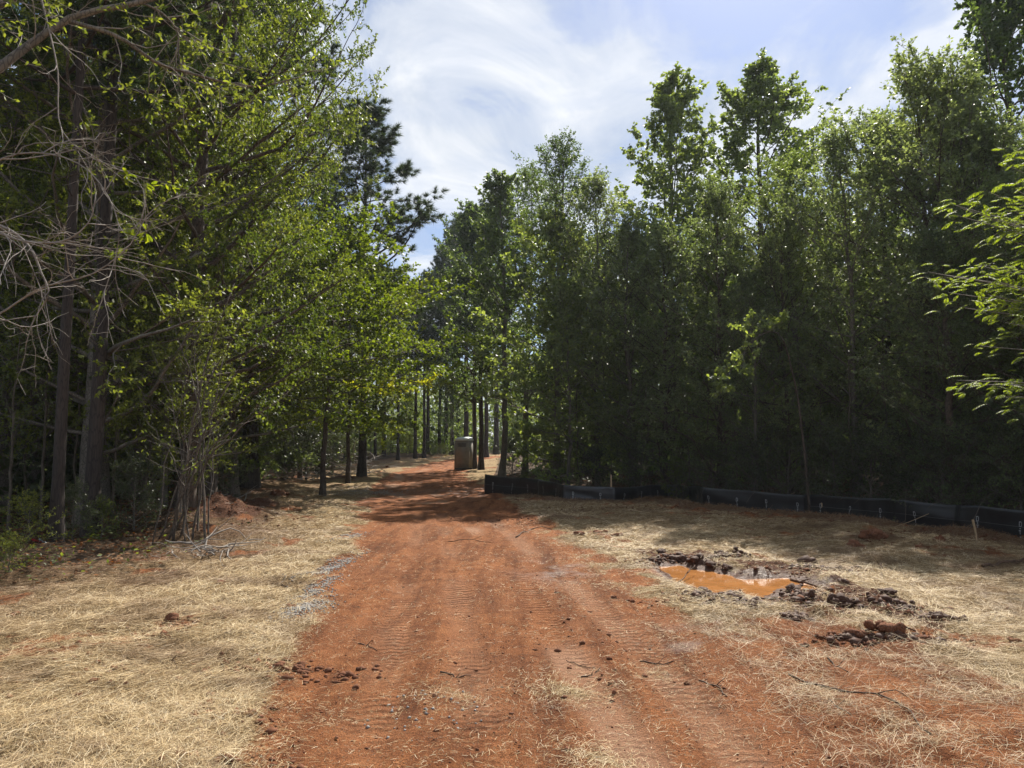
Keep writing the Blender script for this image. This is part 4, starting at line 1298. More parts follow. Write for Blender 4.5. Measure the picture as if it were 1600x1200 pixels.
def bare_branches():
    rg = np.random.default_rng(91)
    specs = [
        ('grey leafless branch curling up at the left border, lowest of the bare ones', [(-120, 350), (-10, 362), (45, 378), (110, 372), (140, 345), (150, 300)], 0.013, 5.2),
        ('grey leafless branch dropping from the left border towards the slim pine trunk', [(-60, 340), (20, 362), (48, 388), (66, 430), (76, 452), (50, 505), (40, 540)], 0.014, 5.6),
        ('long thin grey leafless branch rising across the two front pine trunks', [(-100, 540), (0, 490), (60, 452), (150, 425), (205, 380), (235, 330), (290, 300)], 0.010, 6.0),
        ('thin grey branch hanging with yellow leaf tufts in front of the left oak', [(60, -20), (90, 110), (100, 210), (150, 250), (205, 270), (225, 300), (222, 345)], 0.008, 6.4),
        ('grey twiggy branch arching at mid height over the left wood edge', [(-80, 300), (30, 240), (75, 240), (130, 260), (165, 300), (185, 350), (160, 470)], 0.008, 5.8),
    ]
    for i, (lb, pts, r, d) in enumerate(specs):
        P = smooth_path(px_path(pts, d), 20)
        o = P[0].copy()
        e = empty('bare_branch', o); tag(e, lb, 'branch', None)
        m = MB(); m.tube(P - o, np.linspace(r, 0.003, 20), 6)
        obj('limb', m.mesh('bare_branch_limb', M['twig'], True), e)
        P2, L2 = children_of(rg, P[None], np.array([1.6]), 15, 0.15, (25, 65), 0.55, 0.35, 7, 0.15, 0.05, 0.0, 0.05)
        P3, L3 = children_of(rg, P2, L2, 5, 0.25, (25, 60), 0.5, 0.15, 5, 0.16, 0.0, 0.1, 0.05)
        mb = MB()
        mb.add(tubes(P2 - o, np.repeat((0.0022 + L2 * 0.0035)[:, None], 7, 1) * np.linspace(1, .35, 7), 4)[0], tubes(P2, np.ones((len(P2), 7)), 4)[1])
        mb.add(tubes(P3 - o, np.full((len(P3), 5), 0.0016), 3)[0], tubes(P3, np.ones((len(P3), 5)), 3)[1])
        obj('twig', mb.mesh('bare_branch_twig', M['twig'], True), e, 'stuff')
        if i == 3:
            T = np.concatenate([P2[8:], P2[-6:]])
            V, q = foliage(rg, T, 5, 0.085, 0.4, True, 0.3, 0.5, 0.75)
            obj('foliage', mesh_np('tuft_leaves', V - o, q, None, M['leaf_lime']), e, 'stuff')


def stem_clump():
    rg = np.random.default_rng(92)
    bx, by = flat2(290, 852)
    d0 = by
    e = empty('stem_clump', (bx, by, hz(bx, by)))
    tag(e, 'clump of long bare grey stems fanning up from one base at the left wood edge', 'shrub')
    o = np.array(e.location)
    tops = [(245, 560, .3), (262, 480, 1.0), (300, 520, .6), (330, 470, .4), (365, 440, 0), (392, 470, -.2), (420, 500, -.4), (455, 560, -.5), (320, 600, 1.3), (225, 650, .5), (350, 560, .8), (400, 640, -.8), (455, 610, -.2)]
    mb2 = MB(); T = []
    for i, (px, py, dd) in enumerate(tops):
        b = np.array([bx + rg.uniform(-.5, .5), by + rg.uniform(-.25, .3), o[2] - 0.08])
        t = np.array(at(px, py, d0 + dd))
        mid = b + (t - b) * 0.5 + np.array([-(t - b)[0] * 0.18, 0, 0.12])
        P = smooth_path([b, mid, t], 14) + np.concatenate([[np.zeros(3)], rg.normal(0, 0.018, (13, 3))])
        m = MB(); r = rg.uniform(0.012, 0.026)
        m.tube(P - o, np.linspace(r, r * 0.3, 14), 6)
        obj('stem', m.mesh('clump_stem', M['stem'], True), e)
        P2, L2 = children_of(rg, P[None], np.array([1.5]), 7, 0.35, (20, 60), 0.5, 0.4, 6, 0.15, 0.2, 0.1)
        mb2.add(tubes(P2 - o, np.repeat((0.002 + L2 * 0.004)[:, None], 6, 1) * np.linspace(1, .4, 6), 3)[0], tubes(P2, np.ones((len(P2), 6)), 3)[1])
        P3, L3 = children_of(rg, P2, L2, 4, 0.3, (30, 70), 0.5, 0.15, 4, 0.2, 0.1, 0.15)
        T.append(P3)
    obj('branchwork', mb2.mesh('clump_twigs', M['twig'], True), e, 'stuff')
    V, q = foliage(rg, np.concatenate(T), 2, 0.07, 0.45, True, 0.2, 0.7, 0.4)
    obj('foliage', mesh_np('clump_foliage', V - o, q, None, M['leaf_oak']), e, 'stuff')


def frond_tree():
    """tree just outside the right border whose feathery compound leaves reach into the picture"""
    rg = np.random.default_rng(93)
    bx, by = 9.6, 10.9
    e = empty('feathery_tree', (bx, by, hz(bx, by)))
    tag(e, 'bright lime green feathery leaved branches reaching in from the right border', 'tree')
    o = np.array(e.location)
    m = MB(); m.tube(smooth_path([(0, 0, -.2), (.1, .1, 2.5), (-.1, 0, 5), (0, .1, 7.2)], 12), np.linspace(.09, .03, 12), 8)
    obj('trunk', m.mesh('feathery_trunk', M['bark_grey'], True), e)
    ends = [(1450, 425, 10.2), (1490, 320, 10.6), (1545, 300, 10.3), (1560, 370, 10.4), (1590, 240, 10.6), (1500, 480, 10.4), (1530, 540, 10.2), (1560, 440, 10), (1580, 480, 10.4),
            (1510, 600, 10.2), (1570, 620, 10), (1480, 430, 10.8), (1540, 340, 10.7), (1610, 400, 10), (1600, 520, 10.5), (1640, 300, 10.5), (1660, 450, 10), (1530, 415, 10.5), (1585, 330, 10.2), (1500, 325, 10.3), (1560, 600, 10.7)]
    mb = MB(); LV, LQ, nn = [], [], 0
    ends += [(px + rg.uniform(-25, 45), py + rg.uniform(-40, 45), d + rg.uniform(-.3, .3)) for px, py, d in ends[:14]]
    for (px, py, d) in ends:
        t = np.array(at(px, py, d)) - o
        b = np.array([0, 0, max(1.2, t[2] * 0.75)])
        P = smooth_path([b, b + (t - b) * .5 + np.array([0, 0, .25]), t], 9)
        mb.tube(P, np.linspace(.014, .004, 9), 4)
        # fronds round the branch end
        for kf in range(24):
            bs = P[-1 - (kf // 5)] + rg.normal(0, .09, 3)
            az = math.pi + rg.normal(0, 1.3)
            L_ = rg.uniform(.14, .28)
            rach = grow(rg, bs[None], np.array([[math.cos(az), math.sin(az) * .8, rg.uniform(-.05, .45)]]), np.array([L_]), 7, .08, -.9)
            mb.tube(rach[0], np.full(7, .002), 3, cap=False)
            s = np.linspace(.15, 1, 11)[None]
            B, T = lerp_path(rach, np.repeat(s, 2, 1))
            side = nrm(np.cross(T[0], np.array([0, 0, 1.0])))
            sg = np.tile([1, -1], 11)[:, None]
            D = T[0] * .5 + side * sg + np.array([0, 0, -.25])
            ln = L_ * .25 * np.sin(np.linspace(.5, 2.7, 11)).repeat(2) * rg.uniform(.8, 1.1, 22)
            V, q = leaf_quads(rg, B[0], D, np.tile([0, 0, 1.0], (22, 1)) + rg.normal(0, .45, (22, 3)), ln, .36, True)
            LV.append(V); LQ.append(q + nn); nn += len(V)
    obj('branchwork', mb.mesh('feathery_branches', M['twig'], True), e, 'stuff')
    obj('foliage', mesh_np('feathery_foliage', np.concatenate(LV), np.concatenate(LQ), None, M['leaf_feather']), e, 'stuff')


def arched_sapling():
    rg = np.random.default_rng(94)
    bx, by = by_px(1262, 17.5)
    e = empty('arched_sapling', (bx, by, hz(bx, by)))
    tag(e, 'pale arched sapling bending left with a sunlit leafy end above the fence', 'sapling')
    o = np.array(e.location)
    P = smooth_path([np.array([bx, by, o[2] - .1])] + [np.array(at(*p)) for p in [(1255, 690, 17.4), (1240, 590, 17), (1215, 520, 16.6), (1185, 525, 16.2), (1155, 560, 16), (1125, 600, 15.8)]], 22)
    m = MB(); m.tube(P - o, np.linspace(.035, .006, 22), 7)
    obj('trunk', m.mesh('arched_trunk', M['bark'], True), e)
    P2, L2 = children_of(rg, P[None, 12:], np.array([1.6]), 14, .2, (20, 70), .5, .4, 6, .2, -.1, 0)
    P3, L3 = children_of(rg, P2, L2, 7, .2, (30, 70), .5, .2, 4, .2, 0, .1)
    mb = MB()
    mb.add(tubes(P2 - o, np.full((len(P2), 6), .005), 3)[0], tubes(P2, np.ones((len(P2), 6)), 3)[1])
    obj('branchwork', mb.mesh('arched_twigs', M['twig'], True), e, 'stuff')
    V, q = foliage(rg, P3, 9, .095, .6, True, .3)
    obj('foliage', mesh_np('arched_foliage', V - o, q, None, M['leaf_gum']), e, 'stuff')


def low_spray():
    rg = np.random.default_rng(95)
    P = smooth_path([np.array(at(*p)) for p in [(470, 560, 26), (540, 598, 25), (600, 606, 24.5), (640, 602, 24), (668, 596, 23.8)]], 16)
    o = P[0].copy()
    e = empty('leafy_branch', o); tag(e, 'long low branch of yellow green leaves reaching out before the far pines', 'branch')
    m = MB(); m.tube(P - o, np.linspace(.03, .006, 16), 6); obj('limb', m.mesh('spray_limb', M['bark'], True), e)
    P2, L2 = children_of(rg, P[None], np.array([1.6]), 16, .3, (30, 70), .45, .35, 5, .2, 0, 0)
    P3, L3 = children_of(rg, P2, L2, 5, .2, (30, 70), .5, .2, 4, .2, 0, .1)
    V, q = foliage(rg, P3, 7, .11, .8, True, .3)
    mb = MB(); mb.add(tubes(P2 - o, np.full((len(P2), 5), .005), 3)[0], tubes(P2, np.ones((len(P2), 5)), 3)[1])
    obj('branchwork', mb.mesh('spray_twigs', M['bark'], True), e, 'stuff')
    obj('foliage', mesh_np('spray_foliage', V - o, q, None, M['leaf_lime']), e, 'stuff')


def vines():
    rg = np.random.default_rng(96)
    variants = []
    for v in range(3):
        mb = MB()
        for i in range(5):
            L_ = rg.uniform(1.5, 3.2)
            a = rg.uniform(0, 6.28)
            P = grow(rg, np.array([[rg.normal(0, .12), rg.normal(0, .12), -.05]]), np.array([[math.cos(a) * .35, math.sin(a) * .35, 1.0]]), np.array([L_]), 14, .09, -2.2)
            mb.tube(P[0], np.linspace(.011, .003, 14), 4, cap=False)
        variants.append(mb.mesh('arching_canes', M['cane'], True))
    i = 0
    for (px, d) in [(915, 24), (945, 23.6), (1090, 20), (1120, 19.4), (1145, 19), (1205, 18), (1240, 17.6), (1345, 16.2), (1410, 15.3), (1450, 15), (1500, 14.2), (1575, 13.6), (1610, 13.2)]:
        x, y = by_px(px, d + 1.0)
        o = obj('cane_clump', variants[i % 3]); o.location = (x, y, hz(x, y)); o.rotation_euler = (0, 0, rg.uniform(0, 6.28))
        tag(o, 'bare canes arching over the black fence top, %s clump from the toilet end' % ORD[i], 'canes', 'arching canes behind the fence'); o['kind'] = 'thing'
        i += 1


def brush_pile(px, py, n, rad, hgt, label):
    rg = np.random.default_rng(int(px))
    x, y = flat2(px, py)
    z = hz(x, y)
    mb = MB()
    for i in range(n):
        a = rg.uniform(0, 6.28); L_ = rg.uniform(.4, 1.5) * rad
        s = np.array([rg.normal(0, rad * .45), rg.normal(0, rad * .4), abs(rg.normal(0, hgt * .5))])
        P = grow(rg, s[None], np.array([[math.cos(a), math.sin(a), rg.uniform(-.2, .45)]]), np.array([L_]), 6, .2, -.2)
        P[..., 2] = np.maximum(P[..., 2], .01)
        r = rg.uniform(.006, .02) * (1 if y < 20 else 1.4)
        mb.tube(P[0], np.linspace(r, r * .3, 6), 4, cap=False)
    o = obj('brush_pile', mb.mesh('brush_pile', M['twig'], True)); o.location = (x, y, z)
    tag(o, label, 'brush pile')


overhang_oak(); bare_branches(); stem_clump(); frond_tree(); arched_sapling(); low_spray(); vines()
brush_pile(562, 742, 90, 1.4, .9, 'tangled pile of grey brush at the end of the left verge')
brush_pile(505, 752, 40, 1.2, .5, 'smaller heap of dead twigs on the left verge before the grey brush')
brush_pile(320, 868, 34, .6, .18, 'scatter of broken twigs at the foot of the leaning stems')
brush_pile(345, 800, 26, .8, .4, 'roots and twigs sticking out of the dug earth mound')


# ------------------------------------------------------------------ silt fence
def silt_fence():
    m, N, L, out = new_mat('black_woven_fabric')
    tc = N('ShaderNodeTexCoord')
    no = N('ShaderNodeTexNoise', in_Scale=3.0, in_Detail=5.0); L(tc.outputs['Object'], no.inputs['Vector'])
    p = N('ShaderNodeBsdfPrincipled', in_Roughness=0.36)
    L(ramp(N, L, no.outputs[0], [(0.3, (0.006, 0.0065, 0.009)), (0.7, (0.014, 0.015, 0.02))]), p.inputs['Base Color'])
    p.inputs['Specular IOR Level'].default_value = 0.6
    wv = N('ShaderNodeTexNoise', in_Scale=160.0, in_Detail=2.0); L(tc.outputs['Object'], wv.inputs['Vector'])
    bp = N('ShaderNodeBump', in_Strength=0.25, in_Distance=0.004); L(wv.outputs[0], bp.inputs['Height']); L(bp.outputs[0], p.inputs['Normal'])
    L(p.outputs[0], out.inputs[0])
    white = plain_mat('white_print', (0.34, 0.35, 0.36), 0.7, 0.3, 60)
    cordm = plain_mat('grey_cord', (0.10, 0.105, 0.11), 0.6, 0.2)
    fx, fy, ft = [], [], []
    for px, pb, pt in FENCE_PX:
        x, y = flat2(px, pb)
        fx.append(x); fy.append(y); ft.append(at(px, pt, y)[2])
    pts = np.stack([fx, fy, ft], 1)
    arc = np.concatenate([[0], np.cumsum(np.hypot(np.diff(fx), np.diff(fy)))])
    e = empty('silt_fence', (fx[0], fy[0], hz(fx[0], fy[0])))
    tag(e, 'long low black fabric silt fence along the edge of the right wood', 'fence')
    o = np.array(e.location)
    rg = np.random.default_rng(70)
    joints = [0, 2, 5, 8, 11, 14]
    def surf(s, v):
        """point on the fabric: s along, v from 0 (ground) to 1 (top)"""
        x = np.interp(s, arc, fx); y = np.interp(s, arc, fy); top = np.interp(s, arc, ft)
        i = np.clip(np.searchsorted(arc, s, 'right') - 1, 0, len(arc) - 2)
        tx = (pts[i + 1, 0] - pts[i, 0]); ty = (pts[i + 1, 1] - pts[i, 1]); l = np.hypot(tx, ty)
        nx, ny = ty / l, -tx / l          # towards the clearing
        span = np.abs(np.sin(s / 1.9 * math.pi))
        top = top + 0.09 - 0.03 * span
        fold = 0.035 * fbm(s / 1.3, v * 3.2, 500, 3) + 0.02 * np.sin(v * 9 + fbm(s / 2, s * 0, 505, 2) * 3) * span + 0.014 * fbm(s / 0.25, v * 1.2, 510, 2)
        bulge = 0.05 * np.sin(np.clip(v, 0, 1) * math.pi) * span + 0.12 * np.clip(0.3 - v, 0, 1) ** 1
        off = (fold * np.sin(np.clip(v, 0, 1) * math.pi * .75) + bulge)
        z = -0.12 + (top + 0.12) * v
        return np.stack([x + nx * off, y + ny * off, z], -1), nx, ny
    for a, b in zip(joints[:-1], joints[1:]):
        s = np.arange(arc[a], arc[b] + .001, .05)
        s = np.append(s[:-1], arc[b])
        v = np.linspace(0, 1, 11)
        S, Vv = np.meshgrid(s, v)
        P, nx, ny = surf(S.ravel(), Vv.ravel())
        P2 = P + np.stack([-nx, -ny, nx * 0], 1) * 0.006
        n1, n2 = len(s), len(v)
        i = np.arange(n2 - 1)[:, None] * n1 + np.arange(n1 - 1)[None]
        q = np.stack([i, i + 1, i + n1 + 1, i + n1], -1).reshape(-1, 4)
        tp = np.arange(n1 - 1) + (n2 - 1) * n1
        nn = n1 * n2
        qt = np.stack([tp, tp + 1, tp + 1 + nn, tp + nn], 1)
        sides = []
        for c in (0, n1 - 1):
            r = np.arange(n2 - 1) * n1 + c
            sides.append(np.stack([r, r + n1, r + n1 + nn, r + nn], 1))
        me = mesh_np('fabric_panel', np.concatenate([P, P2]) - o, np.concatenate([q, q[:, ::-1] + nn, qt] + sides), None, m, True)
        pan = obj('fabric_panel', me, e)
        # printed marks on this panel: a D, a dash and a T, one under the other
        for sm in np.arange(arc[a] + .35, arc[b] - .1, .82):
            mk = MB()
            def patch(u0, u1, v0, v1):
                uu = np.array([sm + u0, sm + u1, sm + u1, sm + u0]); vv = np.array([v0, v0, v1, v1])
                PP, ax, ay = surf(uu, vv)
                PP = PP + np.stack([ax, ay, ax * 0], 1) * 0.006
                mk.add(PP - o, [(0, 1, 2, 3)])
            v0 = .56 + rg.uniform(-.03, .03)
            patch(0, .012, v0, v0 + .15); patch(.012, .04, v0 + .125, v0 + .15); patch(.012, .04, v0, v0 + .025); patch(.04, .052, v0 + .02, v0 + .13)
            patch(.014, .036, v0 - .06, v0 - .03)
            patch(.018, .03, v0 - .2, v0 - .09); patch(.004, .044, v0 - .115, v0 - .09)
            patch(.012, .036, v0 - .3, v0 - .26)
            obj('printed_mark', mk.mesh('printed_mark', white), pan)
    # cord stitched along the fabric
    for a, b in ((0, 2), (8, 14)):
        s = np.arange(arc[a] + .02, arc[b] - .02, .12)
        P, nx, ny = surf(s, np.full(len(s), .55) + .05 * fbm(s / 2, s * 0, 520, 2))
        P = P + np.stack([nx, ny, nx * 0], 1) * .006
        mb = MB(); mb.tube(P - o, np.full(len(s), .004), 4)
        obj('cord', mb.mesh('cord', cordm, True), e)
    for s in np.arange(.05, arc[-1], 1.9):
        P, nx, ny = surf(np.array([s]), np.array([.9]))
        px_ = to_px(*P[0])[0]
        tall = abs(px_ - 975) < 40
        h = .82 if tall else float(P[0][2]) - .05
        mb = MB(); mb.box((P[0][0] - nx[0] * .045 - o[0], P[0][1] - ny[0] * .045 - o[1], h / 2 - o[2] - .1), (.04, .04, h + .2), math.atan2(ny[0], nx[0]))
        st = obj('stake', mb.mesh('stake', M['wood']), e)
        if tall: st['label'] = 'pale wooden stake standing above the fabric'


silt_fence()


# ------------------------------------------------------------------ portable toilet
def portable_toilet():
    d = 47.0
    x, y = by_px(727, d)
    z = hz(x, y)
    e = empty('portable_toilet', (x, y, z), R(-22), 0.92)
    tag(e, 'grey brown portable toilet with pale rounded roof standing beside the dirt road', 'portable toilet')
    wall = plain_mat('brown_plastic', (0.25, 0.23, 0.195), 0.55, 0.15, 3.0, 0.4)
    doorm = plain_mat('red_brown_plastic', (0.26, 0.20, 0.165), 0.5, 0.15, 3.0, 0.4)
    roofm = plain_mat('pale_roof_plastic', (0.6, 0.66, 0.66), 0.4, 0.12, 5.0, 0.5)
    dark = plain_mat('dark_vent', (0.03, 0.028, 0.026), 0.7, 0.1)
    white = plain_mat('white_plate', (0.7, 0.7, 0.68), 0.5, 0.08)
    W = 1.1; H = 1.92
    b = MB(); b.box((0, 0, .1 + H / 2), (W, W, H), 0, .985); obj('body', b.mesh('toilet_body', wall), e)
    s = MB(); s.box((0, 0, .05), (W + .04, W + .04, .1)); obj('base', s.mesh('toilet_base', dark), e)
    r = MB()
    n = 9
    prof = [(.59, 0), (.6, .05), (.57, .12), (.5, .19), (.36, .24), (.18, .265), (0, .27)]
    V = []
    for rr, zz in prof:
        for k in range(24):
            a = k * math.pi / 12
            c, s_ = math.cos(a), math.sin(a)
            q = (abs(c) ** 6 + abs(s_) ** 6) ** (-1 / 6)
            V.append((rr * c * q, rr * s_ * q, H + .1 + zz))
    Q = [(j * 24 + k, j * 24 + (k + 1) % 24, (j + 1) * 24 + (k + 1) % 24, (j + 1) * 24 + k) for j in range(len(prof) - 1) for k in range(24)]
    r.add(V, Q); obj('roof', r.mesh('toilet_roof', roofm, True), e)
    p = MB(); p.tube([(.35, .35, H), (.35, .35, H + .55)], [.05, .05], 10); obj('vent_pipe', p.mesh('toilet_vent_pipe', dark, True), e)
    dm = MB(); dm.box((-W / 2 - .012, 0, 1.02), (.04, .74, 1.74)); door = obj('door', dm.mesh('toilet_door', doorm), e)
    hm = MB(); hm.box((-W / 2 - .05, -.29, 1.0), (.04, .06, .14)); obj('handle', hm.mesh('toilet_handle', dark), door)
    pm = MB(); pm.box((-W / 2 - .036, 0, 1.45), (.008, .2, .26)); obj('sign_plate', pm.mesh('toilet_sign', white), door)
    for i, zz in enumerate((.45, .85, 1.25)):       # raised ribs on the side wall
        m = MB(); m.box((0, -W / 2 - .006, zz), (W * .82, .03, .05)); obj('wall_rib', m.mesh('toilet_rib', wall), e)
    for zz in (1.62, 1.69, 1.76, 1.83):
        m = MB(); m.box((0, -W / 2 - .002, zz), (W * .6, .022, .025)); obj('vent_slot', m.mesh('toilet_vent', dark), e)
    for cx in (-1, 1):
        m = MB(); m.box((cx * (W / 2 - .02), -W / 2 + .005, 1.06), (.07, .05, 1.9)); obj('corner_post', m.mesh('toilet_post', wall), e)


portable_toilet()


# ------------------------------------------------------------------ clods, sticks and small things
def clod_meshes():
    rg = np.random.default_rng(44)
    V1, T1 = ico(2)
    out = []
    for i in range(8):
        VV, TT, n0 = [], [], 0
        for j in range(9):
            c = np.array([rg.normal(0, .55), rg.normal(0, .42), 0]) if j else np.zeros(3)
            r = rg.uniform(.55, .75) if j == 0 else rg.uniform(.16, .5)
            c[2] = rg.uniform(-.1, .3) * (j > 0)
            n = noise3(V1 + j * 1.7, 700 + i * 13 + j, 1.3) * 0.8 + noise3(V1 + j, 800 + i * 13 + j, 4.0) * 0.55
            V = V1 * (1 + n)[:, None] * r * np.array([1.1, 0.95, 0.75]) + c
            VV.append(V); TT.append(T1 + n0); n0 += len(V)
        V, T = np.concatenate(VV), np.concatenate(TT)
        out.append((mesh_np('clod', V, None, T, M['clod'], False), mesh_np('mud_clod', V, None, T, M['mud'], False)))
    return out


CLODS = clod_meshes()
clods = [  # px, py of the base, width in px, wet, label
    (15, 968, 22, 0, 'rounded red clod on straw at the left border'), (77, 1032, 16, 0, 'small dark clod on straw below the one at the left border'),
    (256, 1006, 14, 0, 'upright chip of dark clay alone in the middle of the left straw'), (343, 916, 22, 0, 'ragged clod on straw below the leaning stems'),
    (450, 953, 22, 0, 'brown clod touching the patch of grey gravel'), (118, 1094, 18, 0, 'flat clod low on the left straw'),
    (265, 975, 30, 0, 'crumbled line of clay on the left straw, above the upright chip'), (345, 1030, 12, 0, 'tiny clod between the upright chip and the road edge'),
    (432, 1048, 30, 0, 'left half of the dark clod pair on the left road edge'), (466, 1042, 28, 0, 'right half of the dark clod pair on the left road edge'),
    (352, 1195, 34, 0, 'large clod at the bottom border on the left road edge'), (386, 1128, 24, 0, 'clod half under straw above the bottom border clod'),
    (300, 1128, 20, 0, 'clod under a straw tuft left of the road edge'), (250, 1135, 14, 0, 'small clod at the bottom left among straw'),
    (432, 780, 34, 0, 'dark heap of earth on the verge right of the stout pine'), (605, 735, 9, 0, 'small dark clod on the far left verge'),
    (1035, 868, 24, 1, 'leftmost mud lump at the upper rim of the puddle'), (1062, 874, 34, 1, 'largest mud lump at the upper left rim of the puddle'),
    (1088, 880, 26, 1, 'mud lump just right of the largest rim lump'), (1112, 884, 24, 1, 'mud lump at the middle of the upper puddle rim'),
    (1135, 888, 20, 1, 'smaller mud lump closing the upper rim on the right'), (1128, 869, 24, 1, 'mud lump lying apart on straw above the puddle'),
    (1262, 880, 40, 1, 'long dark mud lump on straw right of the puddle'), (1292, 888, 26, 1, 'dark lump at the lower end of the long one right of the puddle'),
    (1330, 893, 18, 1, 'small lump farthest right of the puddle'), (1322, 915, 26, 1, 'mud lump on straw beyond the right tip of the puddle'),
    (1100, 928, 30, 1, 'mud lump at the lower left rim of the puddle'), (1120, 942, 24, 1, 'mud lump just below the lower left rim'),
    (1152, 948, 26, 1, 'mud lump between the puddle and the road edge'), (1185, 955, 28, 1, 'wet lump below the middle of the puddle'),
    (1215, 930, 20, 1, 'small wet lump on the tongue of mud in the puddle'), (1245, 926, 36, 1, 'broad mud lump at the lower right rim of the puddle'),
    (1240, 974, 28, 1, 'low dark lump standing alone below the puddle'), (1265, 948, 26, 1, 'lump between the broad rim lump and the big upright one'),
    (1318, 950, 34, 1, 'big upright mud lump right below the puddle'), (1392, 940, 28, 1, 'squared mud lump alone on straw right of the puddle'),
    (1418, 962, 26, 1, 'lump in the trail of mud leading right'), (1440, 970, 20, 1, 'smaller lump following in the trail of mud'),
    (1462, 968, 22, 1, 'upper lump of the last pair at the right end of the mud trail'), (1476, 978, 26, 1, 'lower lump of the last pair at the right end of the mud trail'),
    (1345, 1005, 40, 0, 'left end of the long torn clay ridge on the right straw'), (1400, 1006, 46, 0, 'middle of the long torn clay ridge on the right straw'),
    (1445, 1008, 34, 0, 'right end of the long torn clay ridge on the right straw'), (1525, 1022, 24, 0, 'clod by the right border below the clay ridge'), (1592, 1014, 24, 0, 'dark clod at the right border'),
    (1370, 850, 44, 0, 'pointed heap of earth in the shade before the fence'), (1340, 856, 30, 0, 'lower shoulder of the pointed heap before the fence'),
    (1470, 848, 26, 0, 'clod in the shade left of the upright peg'), (1440, 862, 20, 0, 'small clod in the shade between heap and peg'), (940, 834, 26, 0, 'dark clod on straw left of the puddle, above the road edge'),
    (965, 838, 20, 0, 'small clod next to the dark one above the road edge'), (905, 838, 20, 0, 'earth lump at the edge of the road shadow'),
    (960, 932, 12, 0, 'small dark clod on the right wheel track'), (1075, 1060, 12, 0, 'tiny dark tuft of earth on the lower right road'), (555, 1068, 14, 0, 'clod on the left side of the road'), (680, 1140, 12, 0, 'dark crumb low in the middle of the road'),
]
rgc = random.Random(9)
for i, (px, py, w, wet, lb) in enumerate(clods):
    x, y = flat2(px, py)
    r = w / F * y / 2.25
    o = obj('mud_clod' if wet else 'clay_clod', CLODS[i % 8][wet])
    y += r * .6
    o.location = (x, y, hz(x, y) + r * .1)
    o.rotation_euler = (rgc.uniform(-.2, .2), rgc.uniform(-.2, .2), rgc.uniform(0, 6.28))
    o.scale = (r, r, r * rgc.uniform(.8, 1.2))
    if 'upright' in lb: o.scale[2] = r * 1.6
    tag(o, lb, 'clod', 'mud lumps round the puddle' if wet else None)

sticks = [  # px path on the ground, radius, material, label
    ([(1232, 1057), (1290, 1078), (1370, 1095), (1420, 1122), (1455, 1155)], .008, 'stick', 'long curved dark root across the lower right straw'),
    ([(688, 1044), (712, 1047), (736, 1043)], .007, 'stick', 'short straight stick in the middle of the road'),
    ([(1293, 1034), (1308, 1048), (1326, 1060)], .006, 'stick', 'short dark stick pointing down right above the long root'),
    ([(1092, 1062), (1112, 1070), (1136, 1088)], .007, 'stick', 'dark forked stick on the right wheel track'),
    ([(1000, 1021), (1032, 1027), (1060, 1030)], .006, 'stick', 'thin stick lying level right of the road middle'),
    ([(1535, 889), (1570, 886), (1625, 884)], .022, 'stick', 'thick dark branch lying by the right border in the shade'),
    ([(1236, 899), (1258, 906), (1282, 911)], .022, 'stick', 'piece of muddy wood at the right tip of the puddle'),
    ([(440, 914), (470, 917), (503, 914)], .008, 'stick', 'stick beside the gravel at the left road edge'),
    ([(806, 838), (822, 830), (842, 824), (862, 826)], .012, 'stick', 'bent root at the right edge of the road shadow'),
    ([(908, 1046), (922, 1044), (938, 1039)], .006, 'stick', 'small twig right of the road middle'),
    ([(106, 1136), (118, 1128), (132, 1121)], .006, 'stick', 'curved dark twig on the bottom left straw'),
    ([(72, 1142), (88, 1131), (106, 1118)], .005, 'stick', 'thinner twig left of the curved dark one'),
    ([(1295, 1100), (1310, 1112), (1330, 1124)], .005, 'stick', 'thin twig just under the long curved root'),
    ([(1060, 905), (1074, 897), (1086, 890)], .008, 'stick', 'crooked stick standing in the left part of the puddle'),
    ([(1330, 1001), (1380, 996), (1432, 1001)], .012, 'stick', 'dark root along the torn clay ridge'),
    ([(885, 1020), (905, 1028), (930, 1036)], .004, 'stick', 'fine rootlet on the road above the small twig'),
    ([(560, 1000), (574, 1003), (590, 1006)], .005, 'stick', 'short twig on the left half of the road'),
    ([(268, 1029), (272, 1037), (276, 1044)], .006, 'stick', 'dark splinter on the left straw under the upright chip'),
    ([(1385, 880), (1375, 892), (1380, 905)], .006, 'stick', 'bent twig standing on straw right of the puddle'),
    ([(700, 843), (730, 842), (768, 845)], .006, 'stick', 'thin stick in the shadow across the road'),
]
rs_ = np.random.default_rng(15)
for pts, r, mk, lb in sticks:
    W = np.array([(*flat2(*p), 0) for p in pts])
    P = smooth_path(W, 9)
    hh = fields(P[:, 0], P[:, 1])['h']
    P[:, 2] = np.maximum(hh, WATER_Z if 'puddle' in lb else -1) + r * .8
    P[1:-1] += rs_.normal(0, r * .8, (7, 3))
    if 'standing' in lb: P[:, 2] += np.linspace(0, .12, 9)
    o = P[0].copy()
    mb = MB(); mb.tube(P - o, r * np.linspace(1, .55, 9), 6)
    b = grow(rs_, P[4:5] - o, nrm((P[5:6] - P[4:5]) + np.array([[.02, .03, .03]])), np.array([np.linalg.norm(P[-1] - P[0]) * .25]), 4, .2, 0)
    mb.tube(b[0], r * np.linspace(.6, .3, 4), 5)
    so = obj('stick', mb.mesh('stick', M[mk], True)); so.location = o
    tag(so, lb, 'stick')


def air_stick(name, pts, ra, rb, mat, lb, cat):
    P = smooth_path(np.array(pts), 12)
    o = P[0].copy()
    mb = MB(); mb.tube(P - o, np.linspace(ra, rb, 12), 7)
    s = obj(name, mb.mesh(name, mat, True)); s.location = o
    tag(s, lb, cat)


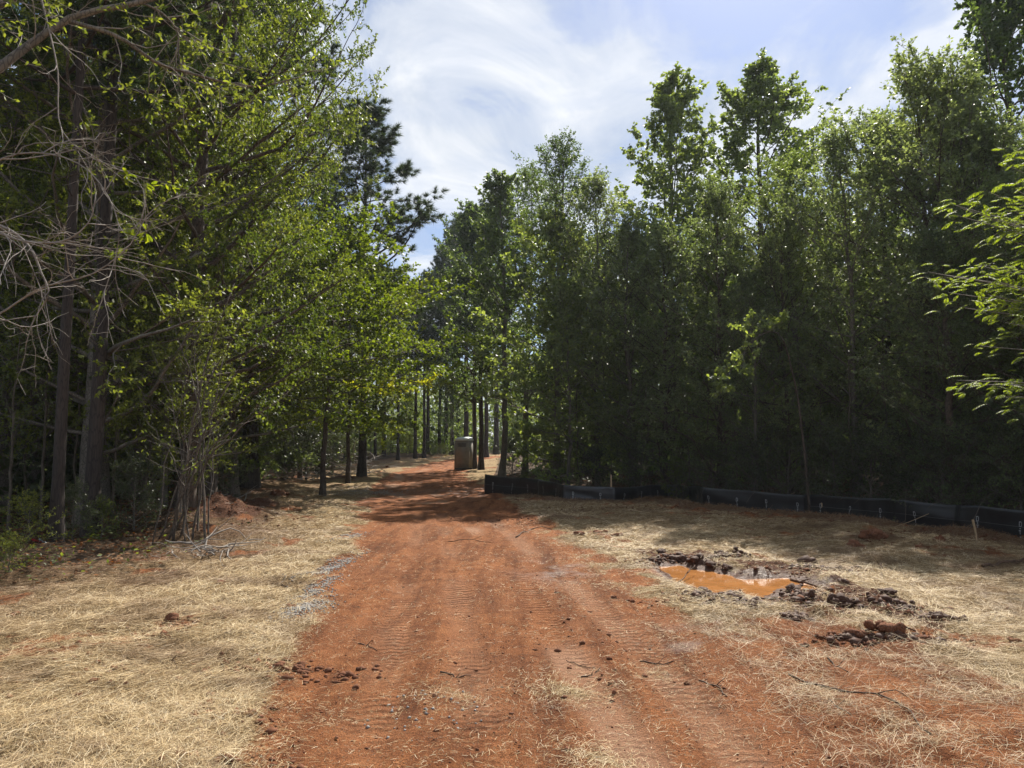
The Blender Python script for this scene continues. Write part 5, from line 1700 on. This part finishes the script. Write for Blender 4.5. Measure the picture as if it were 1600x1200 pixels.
fxx, fyy = flat2(1172, 797)
air_stick('broken_branch', [(fxx - .1, fyy - .45, hz(fxx - .1, fyy - .45) + .02), (fxx + .35, fyy - .28, .28), at(1225, 775, fyy - .35), at(1242, 770, fyy - .25)], .014, .008, M['wood'], 'pale broken branch leaning on the middle of the black fence', 'branch')
gx, gy = flat2(1527, 856)
air_stick('wooden_peg', [(gx, gy, hz(gx, gy) - .05), (gx - .01, gy, .2), (gx - .05, gy, at(1521, 812, gy)[2])], .012, .02, M['wood'], 'pale wooden peg standing upright in the straw before the fence', 'peg')
gx, gy = flat2(1385, 828)
air_stick('thin_cane', [(gx, gy - .2, hz(gx, gy - .2)), (gx + .3, gy - .2, .16), (gx + .75, gy - .2, .34)], .006, .004, M['wood'], 'thin bent cane leaning against the right part of the fence', 'branch')


def litter_scrap():
    rg = np.random.default_rng(99)
    x, y = flat2(90, 862)
    e = empty('litter_scrap', (x - .08, y - .3, hz(x, y) + .01), .6)
    tag(e, 'crumpled red and pale blue scrap of litter at the foot of the slim grey pine', 'litter')
    for nm, c, off in (('red_piece', (0.35, 0.02, 0.025), (-.05, 0, .06)), ('pale_piece', (0.38, 0.45, 0.48), (.05, 0, .03))):
        X, Y = np.meshgrid(np.linspace(-.08, .08, 7), np.linspace(-.06, .06, 6))
        Z = rg.normal(0, .018, X.size)
        V = np.stack([X.ravel() + off[0], Y.ravel() * .7, Z + off[2] - X.ravel() * .5], 1)
        i = np.arange(5)[:, None] * 7 + np.arange(6)[None]
        q = np.stack([i, i + 1, i + 8, i + 7], -1).reshape(-1, 4)
        V2 = V + np.array([0, 0, -.003])
        obj(nm, mesh_np(nm, np.concatenate([V, V2]), np.concatenate([q, q[:, ::-1] + 42]), None, plain_mat(nm, c, .5, .2, 20)), e)


litter_scrap()

tot = sum(len(m.loops) - 2 * len(m.polygons) for m in bpy.data.meshes)
print('TRIS', tot, 'straw', NSTRAW, 'objects', len(bpy.data.objects), {k: v['n'] for k, v in KIND.items()})
